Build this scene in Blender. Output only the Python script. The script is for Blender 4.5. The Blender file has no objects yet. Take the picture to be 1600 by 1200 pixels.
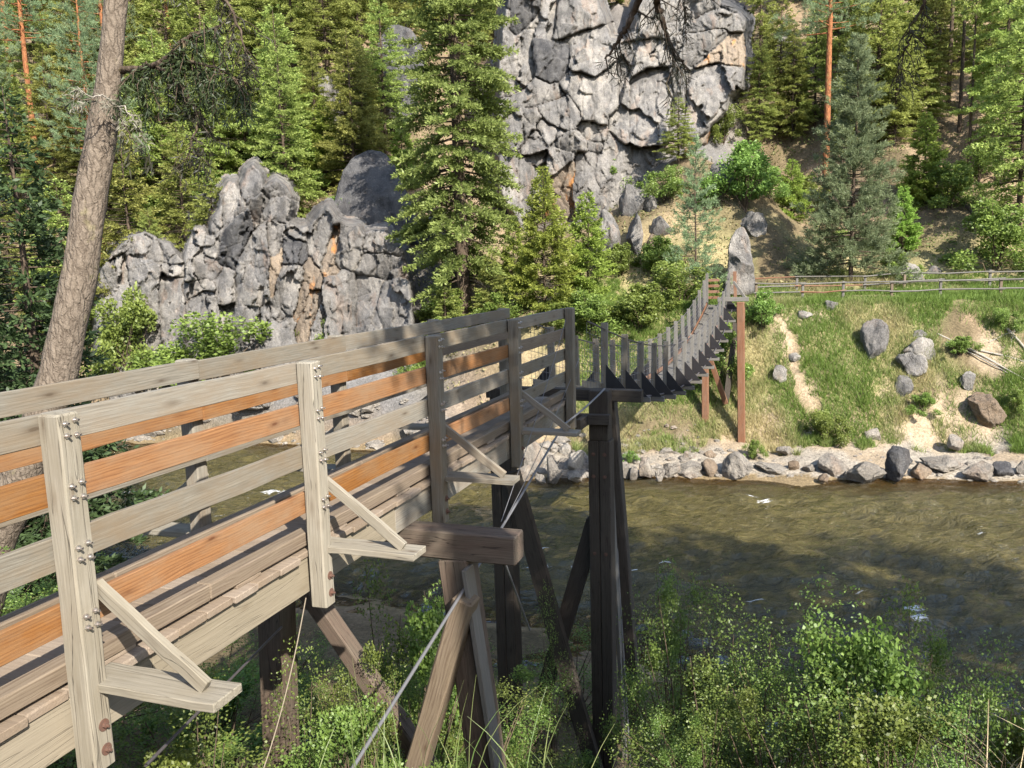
import bpy, math, random
import numpy as np
from mathutils import Matrix, Vector

random.seed(7)
RNG = np.random.default_rng(11)
C = bpy.context.scene.collection
sc = bpy.context.scene

# ------------------------------------------------------------------ camera
CAM = np.array([0.0, 0.0, 10.25])
FPX, PITCH, ROLL = 1306.0, math.radians(8.7), 0.03
_F = np.array([0, math.cos(PITCH), -math.sin(PITCH)])
_R0 = np.array([1.0, 0, 0]); _U0 = np.array([0, math.sin(PITCH), math.cos(PITCH)])
_R = _R0 * math.cos(ROLL) - _U0 * math.sin(ROLL)
_U = _U0 * math.cos(ROLL) + _R0 * math.sin(ROLL)
cd = bpy.data.cameras.new('camera'); cam = bpy.data.objects.new('camera', cd); C.objects.link(cam)
cd.sensor_width = 36; cd.lens = 36 * FPX / 1600; cd.clip_start = 0.05; cd.clip_end = 2000
M = Matrix.Identity(4)
for i in range(3):
    M[i][0], M[i][1], M[i][2], M[i][3] = _R[i], _U[i], -_F[i], CAM[i]
cam.matrix_world = M
sc.camera = cam

# ------------------------------------------------------------------ sky, sun, exposure
SUN = Vector((9.0, -17.0, 14.5)).normalized()          # direction towards the sun
w = bpy.data.worlds.new('World'); sc.world = w; w.use_nodes = True
nt = w.node_tree; bg = nt.nodes['Background']
sky = nt.nodes.new('ShaderNodeTexSky'); sky.sky_type = 'NISHITA'; sky.sun_disc = False
sky.sun_elevation = math.asin(SUN.z); sky.sun_rotation = math.atan2(SUN.x, SUN.y)
nt.links.new(sky.outputs[0], bg.inputs[0]); bg.inputs[1].default_value = 0.15
sl = bpy.data.lights.new('sun', 'SUN'); sl.energy = 5.0; sl.angle = math.radians(0.53); sl.color = (1, 0.94, 0.85)
so = bpy.data.objects.new('sun', sl); C.objects.link(so)
so.rotation_euler = SUN.to_track_quat('Z', 'Y').to_euler(); so.location = (0, 0, 60)
vs = sc.view_settings; vs.view_transform = 'Standard'; vs.look = 'None'; vs.exposure = 1.4; vs.gamma = 1.0
vs.use_curve_mapping = False
sc.cycles.max_bounces = 6; sc.cycles.diffuse_bounces = 3; sc.cycles.transparent_max_bounces = 6

# ------------------------------------------------------------------ helpers
def ray(x, y): return _F + _R * (x - 800) / FPX + _U * (600 - y) / FPX
def at(x, y, Y):
    d = ray(x, y); return CAM + d * (Y / d[1])
def atz(x, y, z):
    d = ray(x, y); return CAM + d * ((z - CAM[2]) / d[2])
def proj(P):
    q = np.asarray(P, float) - CAM
    z = q @ _F
    return 800 + FPX * (q @ _R) / z, 600 - FPX * (q @ _U) / z
def sstep(a, b, x):
    t = np.clip((x - a) / (b - a), 0, 1); return t * t * (3 - 2 * t)

def vnoise(P, seed=0):
    P = np.asarray(P, float); i = np.floor(P).astype(np.int64); f = P - i; f = f * f * (3 - 2 * f)
    def h(a, b, c):
        n = (a * 374761393 + b * 668265263 + c * 2147483647 + seed * 974711) & 0xffffffff
        n = ((n ^ (n >> 13)) * 1274126177) & 0xffffffff
        n = ((n ^ (n >> 16)) * 2246822519) & 0xffffffff
        return ((n ^ (n >> 15)) & 0xffffff) / float(0xffffff)
    x, y, z = i[..., 0], i[..., 1], i[..., 2]; u, v, t = f[..., 0], f[..., 1], f[..., 2]
    def L(a, b, k): return a + (b - a) * k
    return L(L(L(h(x, y, z), h(x+1, y, z), u), L(h(x, y+1, z), h(x+1, y+1, z), u), v),
             L(L(h(x, y, z+1), h(x+1, y, z+1), u), L(h(x, y+1, z+1), h(x+1, y+1, z+1), u), v), t) * 2 - 1
def fbm(P, seed=0, oct=4, gain=0.5):
    P = np.asarray(P, float); s = 0; a = 1.0
    for o in range(oct):
        s = s + a * vnoise(P, seed + o * 17); P = P * 2.03; a *= gain
    return s

def mesh(name, V, F, mat=None, smooth=False, attr=None):
    me = bpy.data.meshes.new(name); V = np.ascontiguousarray(V, np.float32)
    groups = F if isinstance(F, list) else [F]
    groups = [np.ascontiguousarray(g, np.int32) for g in groups if len(g)]
    me.vertices.add(len(V)); me.vertices.foreach_set('co', V.ravel())
    nl = sum(g.size for g in groups); npoly = sum(len(g) for g in groups)
    me.loops.add(nl); me.loops.foreach_set('vertex_index', np.concatenate([g.ravel() for g in groups]))
    st = []; o = 0
    for g in groups:
        st.append(o + np.arange(len(g)) * g.shape[1]); o += g.size
    me.polygons.add(npoly); me.polygons.foreach_set('loop_start', np.concatenate(st).astype(np.int32))
    me.polygons.foreach_set('use_smooth', np.full(npoly, smooth))
    me.update(calc_edges=True)
    if mat: me.materials.append(mat)
    for k, (dom, typ, data) in (attr or {}).items():
        a = me.attributes.new(k, typ, dom)
        a.data.foreach_set('color' if typ == 'FLOAT_COLOR' else 'value', np.ascontiguousarray(data, np.float32).ravel())
    return me

WM = {}
def put(name, me, Mw, parent=None):
    o = bpy.data.objects.new(name, me); C.objects.link(o)
    if parent:
        o.parent = parent; o.matrix_basis = WM[parent].inverted() @ Mw
    else:
        o.matrix_basis = Mw
    WM[o] = Mw.copy(); return o
def tag(o, label=None, cat=None, group=None, kind=None):
    if label: o['label'] = label
    if cat: o['category'] = cat
    if group: o['group'] = group
    if kind: o['kind'] = kind
    return o
def thing(name, loc, label, cat, group=None):
    Mw = Matrix.Translation(Vector(loc)); o = put(name, None, Mw)
    o.empty_display_size = 0.2
    return tag(o, label, cat, group)
def T(loc, rz=0.0, s=(1, 1, 1)):
    if not hasattr(s, '__len__'): s = (s, s, s)
    return Matrix.Translation(Vector(loc)) @ Matrix.Rotation(rz, 4, 'Z') @ Matrix.Diagonal((*s, 1))

def box_mesh(lx, ly, lz, b, mat, warp=0.0, seed=0):
    """chamfered timber, length along X, cut into a few lengths so that it can warp a little"""
    hx, hy, hz = lx / 2, ly / 2, lz / 2; b = min(b, hy * .4, hz * .4)
    n = 6 if warp else 1
    sec = np.array([(-hy+b, -hz), (hy-b, -hz), (hy, -hz+b), (hy, hz-b), (hy-b, hz), (-hy+b, hz), (-hy, hz-b), (-hy, -hz+b)])
    xs = [(-hx, 1)] + [(-hx + b, 0)] + [(-hx + lx * k / n, 0) for k in range(1, n)] + [(hx - b, 0), (hx, 1)]
    V = []
    for k, (x, end) in enumerate(xs):
        q = sec.copy()
        if end: q = q * np.array([(hy - b) / hy, (hz - b) / hz])
        if warp:
            r = np.random.default_rng(seed * 31 + k); q = q + r.normal(0, warp, 2) * 0.6 + r.normal(0, warp * .35, q.shape)
        V += [(x, y, z) for y, z in q]
    F = []
    for k in range(len(xs) - 1):
        for j in range(8):
            F.append((k*8+j, k*8+(j+1) % 8, (k+1)*8+(j+1) % 8, (k+1)*8+j))
    E = np.array([[7, 6, 5, 4, 3, 2, 1, 0], [(len(xs)-1)*8 + j for j in range(8)]])
    return mesh('timber', np.array(V), [np.array(F), E], mat)
_bc = {}
def beam(parent, name, p0, p1, w, h, mat, up=(0, 0, 1), bev=0.006, warp=0.0035, share=True):
    p0 = Vector(p0); p1 = Vector(p1); d = p1 - p0; L = d.length; x = d.normalized()
    z = Vector(up); z = (z - x * z.dot(x)).normalized(); y = z.cross(x)
    key = (round(L, 3), round(w, 3), round(h, 3), mat.name, bev)
    if share and key in _bc: me = _bc[key]
    else:
        me = box_mesh(L, w, h, bev, mat, warp, len(_bc)); _bc[key] = me
    c = (p0 + p1) / 2
    Mw = Matrix(((x.x, y.x, z.x, c.x), (x.y, y.y, z.y, c.y), (x.z, y.z, z.z, c.z), (0, 0, 0, 1)))
    return put(name, me, Mw, parent)

def tube(pts, rad, n=8, cap=True):
    pts = np.asarray(pts, float); m = len(pts); rad = np.broadcast_to(np.asarray(rad, float), (m,))
    tan = np.gradient(pts, axis=0); tan /= np.linalg.norm(tan, axis=1)[:, None] + 1e-9
    ref = np.array([0, 0, 1.0]) if abs(tan[0][2]) < .9 else np.array([1.0, 0, 0])
    V = []; a = np.arange(n) * 2 * math.pi / n
    for k in range(m):
        u = np.cross(tan[k], ref); u /= np.linalg.norm(u) + 1e-9; v = np.cross(u, tan[k]); ref = np.cross(u, tan[k]) * 0 + ref
        V.append(pts[k] + rad[k] * (np.cos(a)[:, None] * u + np.sin(a)[:, None] * v))
    V = np.concatenate(V); F = []
    k = np.repeat(np.arange(m - 1), n); j = np.tile(np.arange(n), m - 1); j2 = (j + 1) % n
    F = np.stack([k*n+j, k*n+j2, (k+1)*n+j2, (k+1)*n+j], 1)
    return V, F
def tubes(list_of):
    Vs, Fs, o = [], [], 0
    for p, r, n in list_of:
        V, F = tube(p, r, n); Vs.append(V); Fs.append(F + o); o += len(V)
    return np.concatenate(Vs), np.concatenate(Fs)

# ------------------------------------------------------------------ materials
class N:
    def __init__(s, name):
        s.m = bpy.data.materials.new(name); s.m.use_nodes = True; s.t = s.m.node_tree
        s.t.nodes.clear(); s.out = s.n('OutputMaterial')
    def n(s, typ, **kw):
        o = s.t.nodes.new('ShaderNode' + typ)
        for k, v in kw.items():
            if k.startswith('i_'):
                key = k[2:].replace('_', ' '); inp = o.inputs[int(key)] if key.isdigit() else o.inputs[key]
                s.set(inp, v)
            else: setattr(o, k, v)
        return o
    def set(s, inp, v):
        if isinstance(v, bpy.types.NodeSocket): s.t.links.new(v, inp)
        elif isinstance(v, bpy.types.Node): s.t.links.new(v.outputs[0], inp)
        else: inp.default_value = v if not (hasattr(v, '__len__') and len(v) == 3 and inp.type == 'RGBA') else (*v, 1)
    def math(s, op, a, b=0.0, c=0.0, clamp=False):
        o = s.n('Math', operation=op, use_clamp=clamp); s.set(o.inputs[0], a); s.set(o.inputs[1], b); s.set(o.inputs[2], c); return o.outputs[0]
    def ramp(s, fac, *stops, interp='LINEAR'):
        o = s.n('ValToRGB'); o.color_ramp.interpolation = interp; e = o.color_ramp.elements
        while len(e) < len(stops): e.new(0.5)
        for k, (p, c) in enumerate(stops):
            e[k].position = p; e[k].color = (*c, 1) if hasattr(c, '__len__') else (c, c, c, 1)
        s.set(o.inputs[0], fac); return o.outputs[0]
    def mix(s, fac, a, b, mode='MIX'):
        o = s.n('Mix', data_type='RGBA', blend_type=mode, clamp_factor=True)
        s.set(o.inputs[0], fac); s.set(o.inputs[6], a); s.set(o.inputs[7], b); return o.outputs[2]
    def noise(s, vec, scale, detail=4, rough=.55, dist=0.0):
        o = s.n('TexNoise', i_Scale=scale, i_Detail=detail, i_Roughness=rough, i_Distortion=dist); s.set(o.inputs['Vector'], vec); return o.outputs['Fac']
    def map(s, vec, scale=(1, 1, 1), loc=(0, 0, 0)):
        o = s.n('Mapping'); s.set(o.inputs['Vector'], vec); o.inputs['Scale'].default_value = scale; s.set(o.inputs['Location'], loc); return o.outputs[0]
    def coords(s):
        """object coordinates with an offset of their own for every object"""
        tc = s.n('TexCoord'); oi = s.n('ObjectInfo')
        off = s.n('Combine' + 'XYZ', i_X=s.math('MULTIPLY', oi.outputs['Random'], 37.0), i_Y=s.math('MULTIPLY', oi.outputs['Random'], 11.3), i_Z=s.math('MULTIPLY', oi.outputs['Random'], 23.7))
        a = s.n('VectorMath', operation='ADD'); s.set(a.inputs[0], tc.outputs['Object']); s.set(a.inputs[1], off.outputs[0])
        return a.outputs[0], oi.outputs['Random']
    def bump(s, h, strength=.3, dist=.02, nrm=None):
        o = s.n('Bump', i_Strength=strength, i_Distance=dist); s.set(o.inputs['Height'], h)
        if nrm: s.set(o.inputs['Normal'], nrm)
        return o.outputs[0]
    def done(s, col, rough=.8, nrm=None, spec=.3, **kw):
        b = s.n('BsdfPrincipled'); s.set(b.inputs['Base Color'], col); s.set(b.inputs['Roughness'], rough)
        b.inputs['Specular IOR Level'].default_value = spec
        for k, v in kw.items(): s.set(b.inputs[k.replace('_', ' ')], v)
        if nrm: s.set(b.inputs['Normal'], nrm)
        s.t.links.new(b.outputs[0], s.out.inputs[0]); return s.m

def wood(name, light, dark, stain, stain_amt=.5, knots=.8, figure=.35, crack=.0):
    s = N(name); v, rnd = s.coords()
    warpn = s.n('TexNoise', i_Scale=1.6, i_Detail=2.0); s.set(warpn.inputs['Vector'], s.map(v, (.8, 2, 2)))
    add = s.n('VectorMath', operation='MULTIPLY_ADD'); s.set(add.inputs[0], warpn.outputs['Color']); add.inputs[1].default_value = (0, .05, .05); s.set(add.inputs[2], v)
    vv = add.outputs[0]
    g1 = s.noise(s.map(vv, (.55, 16, 16)), 3.2, 6, .62)
    g2 = s.noise(s.map(vv, (1.6, 70, 70)), 2.0, 3, .6)
    wv = s.n('TexWave', wave_type='RINGS', rings_direction='X', i_Scale=5.0, i_Distortion=5.0, i_Detail=2.5)
    wv.inputs['Detail Scale'].default_value = 1.4; s.set(wv.inputs['Vector'], s.map(vv, (.35, 3.2, 3.2), (0, .37, .21)))
    fig = s.math('MULTIPLY', s.math('POWER', wv.outputs['Fac'], 2.5), figure)
    f = s.math('ADD', s.math('MULTIPLY', g1, 1.7), fig); f = s.math('SUBTRACT', f, .52, clamp=True)
    col = s.mix(f, light, dark)
    col = s.mix(s.math('MULTIPLY', s.ramp(g2, (.35, 0.), (.7, 1.)), .32), col, tuple(c * .55 for c in dark))
    st = s.ramp(s.noise(s.map(v, (.8, 2.2, 2.2)), 2.1, 6, .68), (.40, 0.), (.66, 1.))
    col = s.mix(s.math('MULTIPLY', st, stain_amt), col, stain)
    vo = s.n('TexVoronoi', i_Scale=1.0); s.set(vo.inputs['Vector'], s.map(vv, (2.1, 7, 7)))
    kn = s.ramp(vo.outputs['Distance'], (.05, 1.), (.09, .55), (.16, .25), (.26, 0.))
    col = s.mix(s.math('MULTIPLY', kn, knots), col, (dark[0] * .5, dark[1] * .4, dark[2] * .33))
    # every piece weathered a little differently
    hsv = s.n('HueSaturation'); s.set(hsv.inputs['Color'], col)
    s.set(hsv.inputs['Value'], s.math('ADD', s.math('MULTIPLY', rnd, .26), .87)); s.set(hsv.inputs['Saturation'], s.math('ADD', s.math('MULTIPLY', rnd, -.16), 1.06))
    h = s.math('ADD', s.math('MULTIPLY', g1, .6), s.math('MULTIPLY', g2, .5))
    if crack:
        ck = s.ramp(s.noise(s.map(vv, (.25, 11, 11)), 2.0, 2, .4), (.0, 0.), (.485, 0.), (.5, 1.), (.515, 0.))
        col2 = s.mix(s.math('MULTIPLY', ck, crack), hsv.outputs[0], (.02, .015, .012)); h = s.math('SUBTRACT', h, s.math('MULTIPLY', ck, .8))
    else: col2 = hsv.outputs[0]
    return s.done(col2, .82, s.bump(h, .5, .006), .2)

M_GREY = wood('weathered_grey_board', (.232, .212, .172), (.125, .112, .090), (.165, .125, .082), .8)
M_ORNG = wood('stained_orange_board', (.25, .112, .032), (.15, .060, .017), (.19, .125, .07), .6, .9, .6)
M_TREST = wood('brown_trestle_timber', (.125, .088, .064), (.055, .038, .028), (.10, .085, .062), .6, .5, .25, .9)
M_PALE = wood('pale_treated_timber', (.268, .240, .190), (.175, .157, .120), (.18, .155, .112), .75, .9, .3, .7)
M_STRG = wood('tan_stringer_timber', (.26, .224, .164), (.196, .164, .116), (.208, .176, .128), .6, .5, .2, .3)
M_DECK = wood('tan_deck_plank', (.252, .2, .148), (.16, .124, .092), (.192, .144, .1), .75, .5, .3)
M_CURB = wood('brown_curb_timber', (.216, .172, .124), (.104, .0736, .052), (.16, .124, .084), .6, .6, .5)
M_DARK = wood('dark_timber_with_shade', (.075, .0615, .0495), (.0338, .0263, .021), (.06, .0525, .0413), .6, .5, .25, .9)  # tree shade on the tower is put into this dark colour
M_RED = wood('reddish_pole_timber', (.224, .108, .0576), (.112, .0528, .032), (.172, .116, .08), .6, .4, .2, .6)
M_SILV = wood('silver_grey_timber', (.1598, .151, .1346), (.0918, .0864, .0762), (.1292, .1142, .0938), .5, .4, .2)

def metal(name, col, rough, rust=0.0, metallic=.9):
    s = N(name); v, r = s.coords(); n = s.noise(v, 60, 4)
    c = s.mix(s.math('MULTIPLY', s.ramp(n, (.4, 0.), (.6, 1.)), rust), col, (.16, .055, .025))
    return s.done(c, rough, s.bump(n, .2, .002), .5, Metallic=metallic)
M_ZINC = metal('galvanised_steel', (.55, .53, .50), .35, .35)
M_RUST = metal('rusty_washer_steel', (.095, .055, .04), .85, .3, .2)
M_CABLE = metal('grey_steel_cable', (.15, .155, .16), .6, .15, .4)
M_DCABLE = metal('dark_steel_cable', (.09, .09, .095), .6, .2, .4)
M_ROPE = metal('tan_rope', (.20, .17, .125), .9, .1, 0.)
M_BLACK = metal('black_painted_steel', (.012, .013, .015), .5, .05, .1)

def granite(name, base=(.2604, .2503, .2394), dark=(.105, .1025, .1008), pale=(.3864, .3612, .3234), rust=.12, darkamt=.78):
    s = N(name); v, rnd = s.coords(); geo = s.n('NewGeometry')
    big = s.noise(v, .35, 5, .6, .4); med = s.noise(v, 1.5, 6, .65); fin = s.noise(v, 11, 5, .7)
    streak = s.noise(s.map(v, (1.3, 1.3, .16)), 1.0, 5, .6)
    col = s.mix(s.ramp(big, (.38, 0.), (.66, 1.)), base, pale)
    lich = s.math('MULTIPLY', s.ramp(s.math('ADD', s.math('MULTIPLY', streak, .55), s.math('MULTIPLY', med, .45)), (.43, 0.), (.60, 1.)), darkamt)
    col = s.mix(lich, col, dark)
    sp = s.ramp(fin, (.30, 0.), (.40, .0), (.5, .5), (.62, 1.))
    col = s.mix(.55, col, s.mix(sp, tuple(c * .55 for c in base), tuple(min(c * 1.45, .8) for c in base)), 'OVERLAY')
    wl = s.noise(v, 7.5, 5, .65)
    col = s.mix(s.math('MULTIPLY', s.ramp(wl, (.60, 0.), (.72, 1.)), .3), col, (.46, .45, .40))
    rn = s.ramp(s.noise(s.map(v, (.9, .9, .3), (3, 7, 1)), 1.1, 4, .6), (.56, 0.), (.66, 1.))
    col = s.mix(s.math('MULTIPLY', rn, rust), col, (.42, .19, .06))
    # thin crack lines
    vo = s.n('TexVoronoi', feature='DISTANCE_TO_EDGE', i_Scale=.55)
    dn = s.n('TexNoise', i_Scale=1.3, i_Detail=4.0); s.set(dn.inputs['Vector'], v)
    ad = s.n('VectorMath', operation='MULTIPLY_ADD'); s.set(ad.inputs[0], dn.outputs['Color']); ad.inputs[1].default_value = (.9, .9, .9); s.set(ad.inputs[2], s.map(v, (1, 1, .55)))
    s.set(vo.inputs['Vector'], ad.outputs[0])
    ck = s.ramp(vo.outputs['Distance'], (.0, 1.), (.010, 0.))
    gate = s.ramp(s.noise(v, .8, 2), (.52, 0.), (.62, 1.)); ck = s.math('MULTIPLY', ck, gate)
    col = s.mix(s.math('MULTIPLY', ck, .55), col, (.04, .037, .033))
    fis = s.noise(s.map(v, (2.2, 2.2, .9)), 1.7, 7, .7, 1.2); h = s.math('ADD', s.math('MULTIPLY', med, .8), s.math('ADD', s.math('MULTIPLY', fin, .3), s.math('MULTIPLY', s.math('ABSOLUTE', s.math('SUBTRACT', fis, .5)), 2.0))); h = s.math('SUBTRACT', h, s.math('MULTIPLY', ck, .5))
    hs = s.n('HueSaturation'); s.set(hs.inputs['Color'], col); s.set(hs.inputs['Value'], s.math('ADD', s.math('MULTIPLY', rnd, .2), .86))
    return s.done(hs.outputs[0], .9, s.bump(h, .85, .2), .2)
M_ROCK = granite('granite')
M_ROCKD = granite('lichened_and_shaded_granite', (.1596, .1571, .1571), (.0714, .0714, .0756), (.2184, .21, .2016), .02, .9)  # dark lichen; also holds shade of gully and tree-shaded boulders in its colour
M_ROCKO = granite('orange_stained_granite', (.2772, .2394, .1974), (.126, .1092, .1008), (.3612, .3024, .2352), .95, .35)
M_STONE = granite('river_boulder', (.3024, .2772, .2436), (.168, .1554, .1428), (.3864, .3612, .3192), .1, .5)
M_STONEB = granite('brown_river_boulder', (.252, .2016, .1512), (.1428, .1176, .0966), (.3192, .2688, .21), .25, .5)

def leafmat(name, a, b, trans=.35, gloss=.08, hue=.05, val=.35):
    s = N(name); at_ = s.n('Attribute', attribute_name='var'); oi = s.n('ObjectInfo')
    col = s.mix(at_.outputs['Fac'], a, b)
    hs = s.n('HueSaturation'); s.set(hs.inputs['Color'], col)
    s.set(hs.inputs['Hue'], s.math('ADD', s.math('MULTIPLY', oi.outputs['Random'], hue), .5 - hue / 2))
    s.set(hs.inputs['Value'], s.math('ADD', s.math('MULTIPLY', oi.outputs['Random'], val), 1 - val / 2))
    d = s.n('BsdfDiffuse', i_Color=hs.outputs[0]); t = s.n('BsdfTranslucent', i_Color=hs.outputs[0])
    g = s.n('BsdfGlossy', i_Roughness=.5, i_Color=(.6, .6, .6))
    m1 = s.n('MixShader'); m1.inputs[0].default_value = trans; s.t.links.new(d.outputs[0], m1.inputs[1]); s.t.links.new(t.outputs[0], m1.inputs[2])
    m2 = s.n('MixShader'); m2.inputs[0].default_value = gloss; s.t.links.new(m1.outputs[0], m2.inputs[1]); s.t.links.new(g.outputs[0], m2.inputs[2])
    s.t.links.new(m2.outputs[0], s.out.inputs[0]); return s.m
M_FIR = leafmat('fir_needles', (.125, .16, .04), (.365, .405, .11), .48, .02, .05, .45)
M_FIRO = leafmat('olive_fir_needles', (.09, .118, .031), (.275, .305, .088), .46, .02)
M_FIRD = leafmat('shade_dark_needles', (.022, .036, .016), (.06, .085, .03), .25, .03)  # the spruces stand in shade, which is put into the needle colour
M_PINE = leafmat('pine_needles', (.10, .14, .07), (.27, .33, .17), .42, .02)
M_YOUNG = leafmat('young_fir_needles', (.11, .17, .032), (.33, .42, .085), .48, .02)
M_SHRUB = leafmat('shrub_leaves', (.10, .155, .032), (.30, .40, .09), .48, .03)
M_NEAR = leafmat('near_shrub_leaves', (.075, .12, .026), (.24, .32, .065), .48, .04)
M_BGRASS = leafmat('bank_grass_blades', (.145, .215, .045), (.42, .36, .19), .38, .02, 0, 0)
M_UNDER = leafmat('forest_floor_plants', (.10, .145, .035), (.33, .29, .15), .4, .02, 0, 0)
M_GRASS = leafmat('foreground_grass_blades', (.10, .17, .04), (.30, .32, .12), .4, .05, 0, 0)
M_STRAW = leafmat('dry_straw', (.38, .29, .16), (.55, .45, .28), .3, .03, 0, 0)
M_LICH = leafmat('pale_lichen', (.17, .16, .12), (.25, .235, .18), .3, .02, 0, 0)
M_DEADN = leafmat('hanging_needles', (.025, .026, .018), (.06, .058, .036), .25, .03, 0, 0)

def bark(name, light, dark, sc_=7.0, dist=.05):
    s = N(name); tc = s.n('TexCoord'); v = tc.outputs['Object']
    dn = s.n('TexNoise', i_Scale=sc_ * .7, i_Detail=3.0); s.set(dn.inputs['Vector'], v)
    ad = s.n('VectorMath', operation='MULTIPLY_ADD'); s.set(ad.inputs[0], dn.outputs['Color']); k_ = 1.1 / sc_; ad.inputs[1].default_value = (k_, k_, k_); s.set(ad.inputs[2], v)
    n2 = s.noise(v, sc_ * 5, 4, .65); n3 = s.noise(s.map(ad.outputs[0], (1, 1, .3)), sc_ * 2.2, 4, .65)
    vo = s.n('TexVoronoi', feature='DISTANCE_TO_EDGE', i_Scale=sc_ * 1.5); s.set(vo.inputs['Vector'], s.map(ad.outputs[0], (1, 1, .28)))
    pl = s.ramp(vo.outputs['Distance'], (.0, 0.), (.16, .75), (.4, 1.))
    f = s.math('ADD', s.math('MULTIPLY', pl, .32), s.math('MULTIPLY', n3, .85))
    col = s.ramp(f, (.30, dark), (.58, tuple(a * .55 + b * .45 for a, b in zip(light, dark))), (.86, light))
    col = s.mix(s.math('MULTIPLY', s.ramp(n2, (.4, 0.), (.7, 1.)), .4), col, tuple(c * .5 for c in dark))
    gl = s.ramp(s.noise(v, 2.3, 3), (.60, 0.), (.68, 1.)); col = s.mix(s.math('MULTIPLY', gl, .3), col, (.30, .28, .11))
    return s.done(col, .95, s.bump(s.math('ADD', f, s.math('MULTIPLY', n2, .3)), 1.0, dist), .1)
M_BARK = bark('fir_bark', (.119, .0892, .0638), (.0425, .0314, .0238), 5)
M_BARKR = bark('red_pine_bark', (.34, .1445, .0638), (.1275, .051, .0255), 4)
M_BARKG = bark('grey_brown_bark', (.2125, .1742, .136), (.0892, .0697, .0527), 9, .035)
M_TWIG = bark('bush_stem_bark', (.15, .11, .08), (.06, .045, .03), 20, .01)
M_DEAD = bark('bleached_dead_wood', (.391, .357, .306), (.204, .1785, .1487), 12, .02)
# ------------------------------------------------------------------ terrain
def far_line(X): return np.interp(X, [-150, -46, -15, -6.5, -2.3, .5, 10.3, 17, 22, 46, 150], [70, 54, 47.8, 45, 41.5, 38.9, 37.3, 36.2, 35.3, 31, 18])
def near_line(X): return np.interp(X, [-150, -40, -14, 1, 4.6, 11.4, 30, 150], [58, 36, 27, 21.5, 18.5, 13.5, 5, -30])
A_V = [0, 3.7, 9.8, 14, 30, 58, 138, 260]; A_Z = [0, .8, 7.15, 7.5, 15.3, 32, 86, 150]
B_V = [0, 1.2, 4.8, 10.8, 35, 69, 138, 260]; B_Z = [0, 2.7, 4.5, 11.5, 29, 53, 101, 160]
N_W = [0, 3, 7.5, 10, 13, 16.2, 18.8, 21.5, 42, 90, 250]; N_Z = [0, .3, .5, 1.8, 4.2, 6.2, 7.55, 8.6, 9.5, 22, 70]
def height(X, Y, rough=True):
    X = np.asarray(X, float); Y = np.asarray(Y, float)
    fl = far_line(X); nl = near_line(X); v = Y - fl; wn = nl - Y
    za = np.interp(v, A_V, A_Z); zb = np.interp(v, B_V, B_Z)
    k = sstep(-8.5, 1.0, X); z = zb + (za - zb) * k
    # rock step behind the cliff right of the middle
    cl = sstep(-4, 1, X) * (1 - sstep(17, 22, X))
    z = z + cl * 9.5 * sstep(33, 38, v) * (1 - .8 * sstep(44, 90, v)) - cl * 2.5 * sstep(22, 29, v) * (1 - sstep(33, 37, v))
    z = z + 5.0 * np.exp(-((X - 14.0) / 5.0) ** 2) * sstep(15, 27, v) * (1 - sstep(31, 37, v))
    # gully right of the cliff, rib at the far right
    z = z - 2.2 * np.exp(-((X - 22.5) / 3.0) ** 2) * sstep(14, 24, v)
    zn = np.interp(wn, N_W, N_Z)
    zn = zn - 2.3 * np.exp(-((X + 3.0) / 2.1) ** 2) * sstep(2.6, 4.6, Y) * sstep(20, 12, Y)
    zn = zn + 1.35 * np.exp(-((X - 2.7) / 1.1) ** 2 - ((Y - 3.5) / 1.1) ** 2) + .55 * np.exp(-((X + .6) / .9) ** 2 - ((Y - 3.6) / .8) ** 2)
    bed = -np.minimum(1.5, np.minimum(np.maximum(-v, 0) * .22, np.maximum(-wn, 0) * .2))
    z = np.where(v > 0, z, np.where(wn > 0, zn, bed))
    if rough:
        P = np.stack([X, Y, X * 0], -1)
        amp = np.where(v > 0, sstep(0, 4, v) * (.35 + .9 * sstep(14, 40, v)), np.where(wn > 0, .25 * sstep(0, 3, wn), .12))
        amp = amp * (1 - .75 * (sstep(8.5, 10, v) * (1 - sstep(13, 15, v))) * k)
        z = z + amp * fbm(P * .23, 3, 4) + amp * .35 * fbm(P * 1.1, 9, 3)
    return z
def ground(X, Y): return float(height(np.array([X]), np.array([Y]))[0])

def spaced(lo, hi, fine_lo, fine_hi, step, grow=1.16, cap=7.0):
    a = list(np.arange(fine_lo, fine_hi + step, step)); s = step; x = a[-1]
    while x < hi: s = min(s * grow, cap); x += s; a.append(x)
    s = step; x = fine_lo; b = []
    while x > lo: s = min(s * grow, cap); x -= s; b.append(x)
    return np.array(b[::-1] + a)
gx = spaced(-150, 150, -26, 30, .33); gy = spaced(-110, 230, 1.5, 60, .33)
GX, GY = np.meshgrid(gx, gy); GZ = height(GX, GY)
V = np.stack([GX, GY, GZ], -1).reshape(-1, 3); nx = len(gx); ny = len(gy)
ii = (np.arange(ny - 1)[:, None] * nx + np.arange(nx - 1)[None]).ravel()
F = np.stack([ii, ii + 1, ii + nx + 1, ii + nx], 1)
X, Y = V[:, 0], V[:, 1]; vv = Y - far_line(X); wn = near_line(X) - Y
P2 = np.stack([X, Y, X * 0], 1); n1 = fbm(P2 * .35, 40, 4); n2 = fbm(P2 * 1.3, 44, 3)
soil = np.array([.255, .185, .12]); litter = np.array([.135, .105, .06]); grassc = np.array([.13, .155, .05]); straw = np.array([.30, .25, .13])
gravel = np.array([.30, .265, .215]); sand = np.array([.30, .23, .15]); bedc = np.array([.20, .15, .085]); rockc = np.array([.15, .143, .135])
def L3(a, b, t): return a + (b - a) * np.clip(t, 0, 1)[:, None]
col = np.tile(litter, (len(V), 1))
col = L3(col, soil, .5 + n1 * .9)
right = sstep(-3, 4, X)
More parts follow.
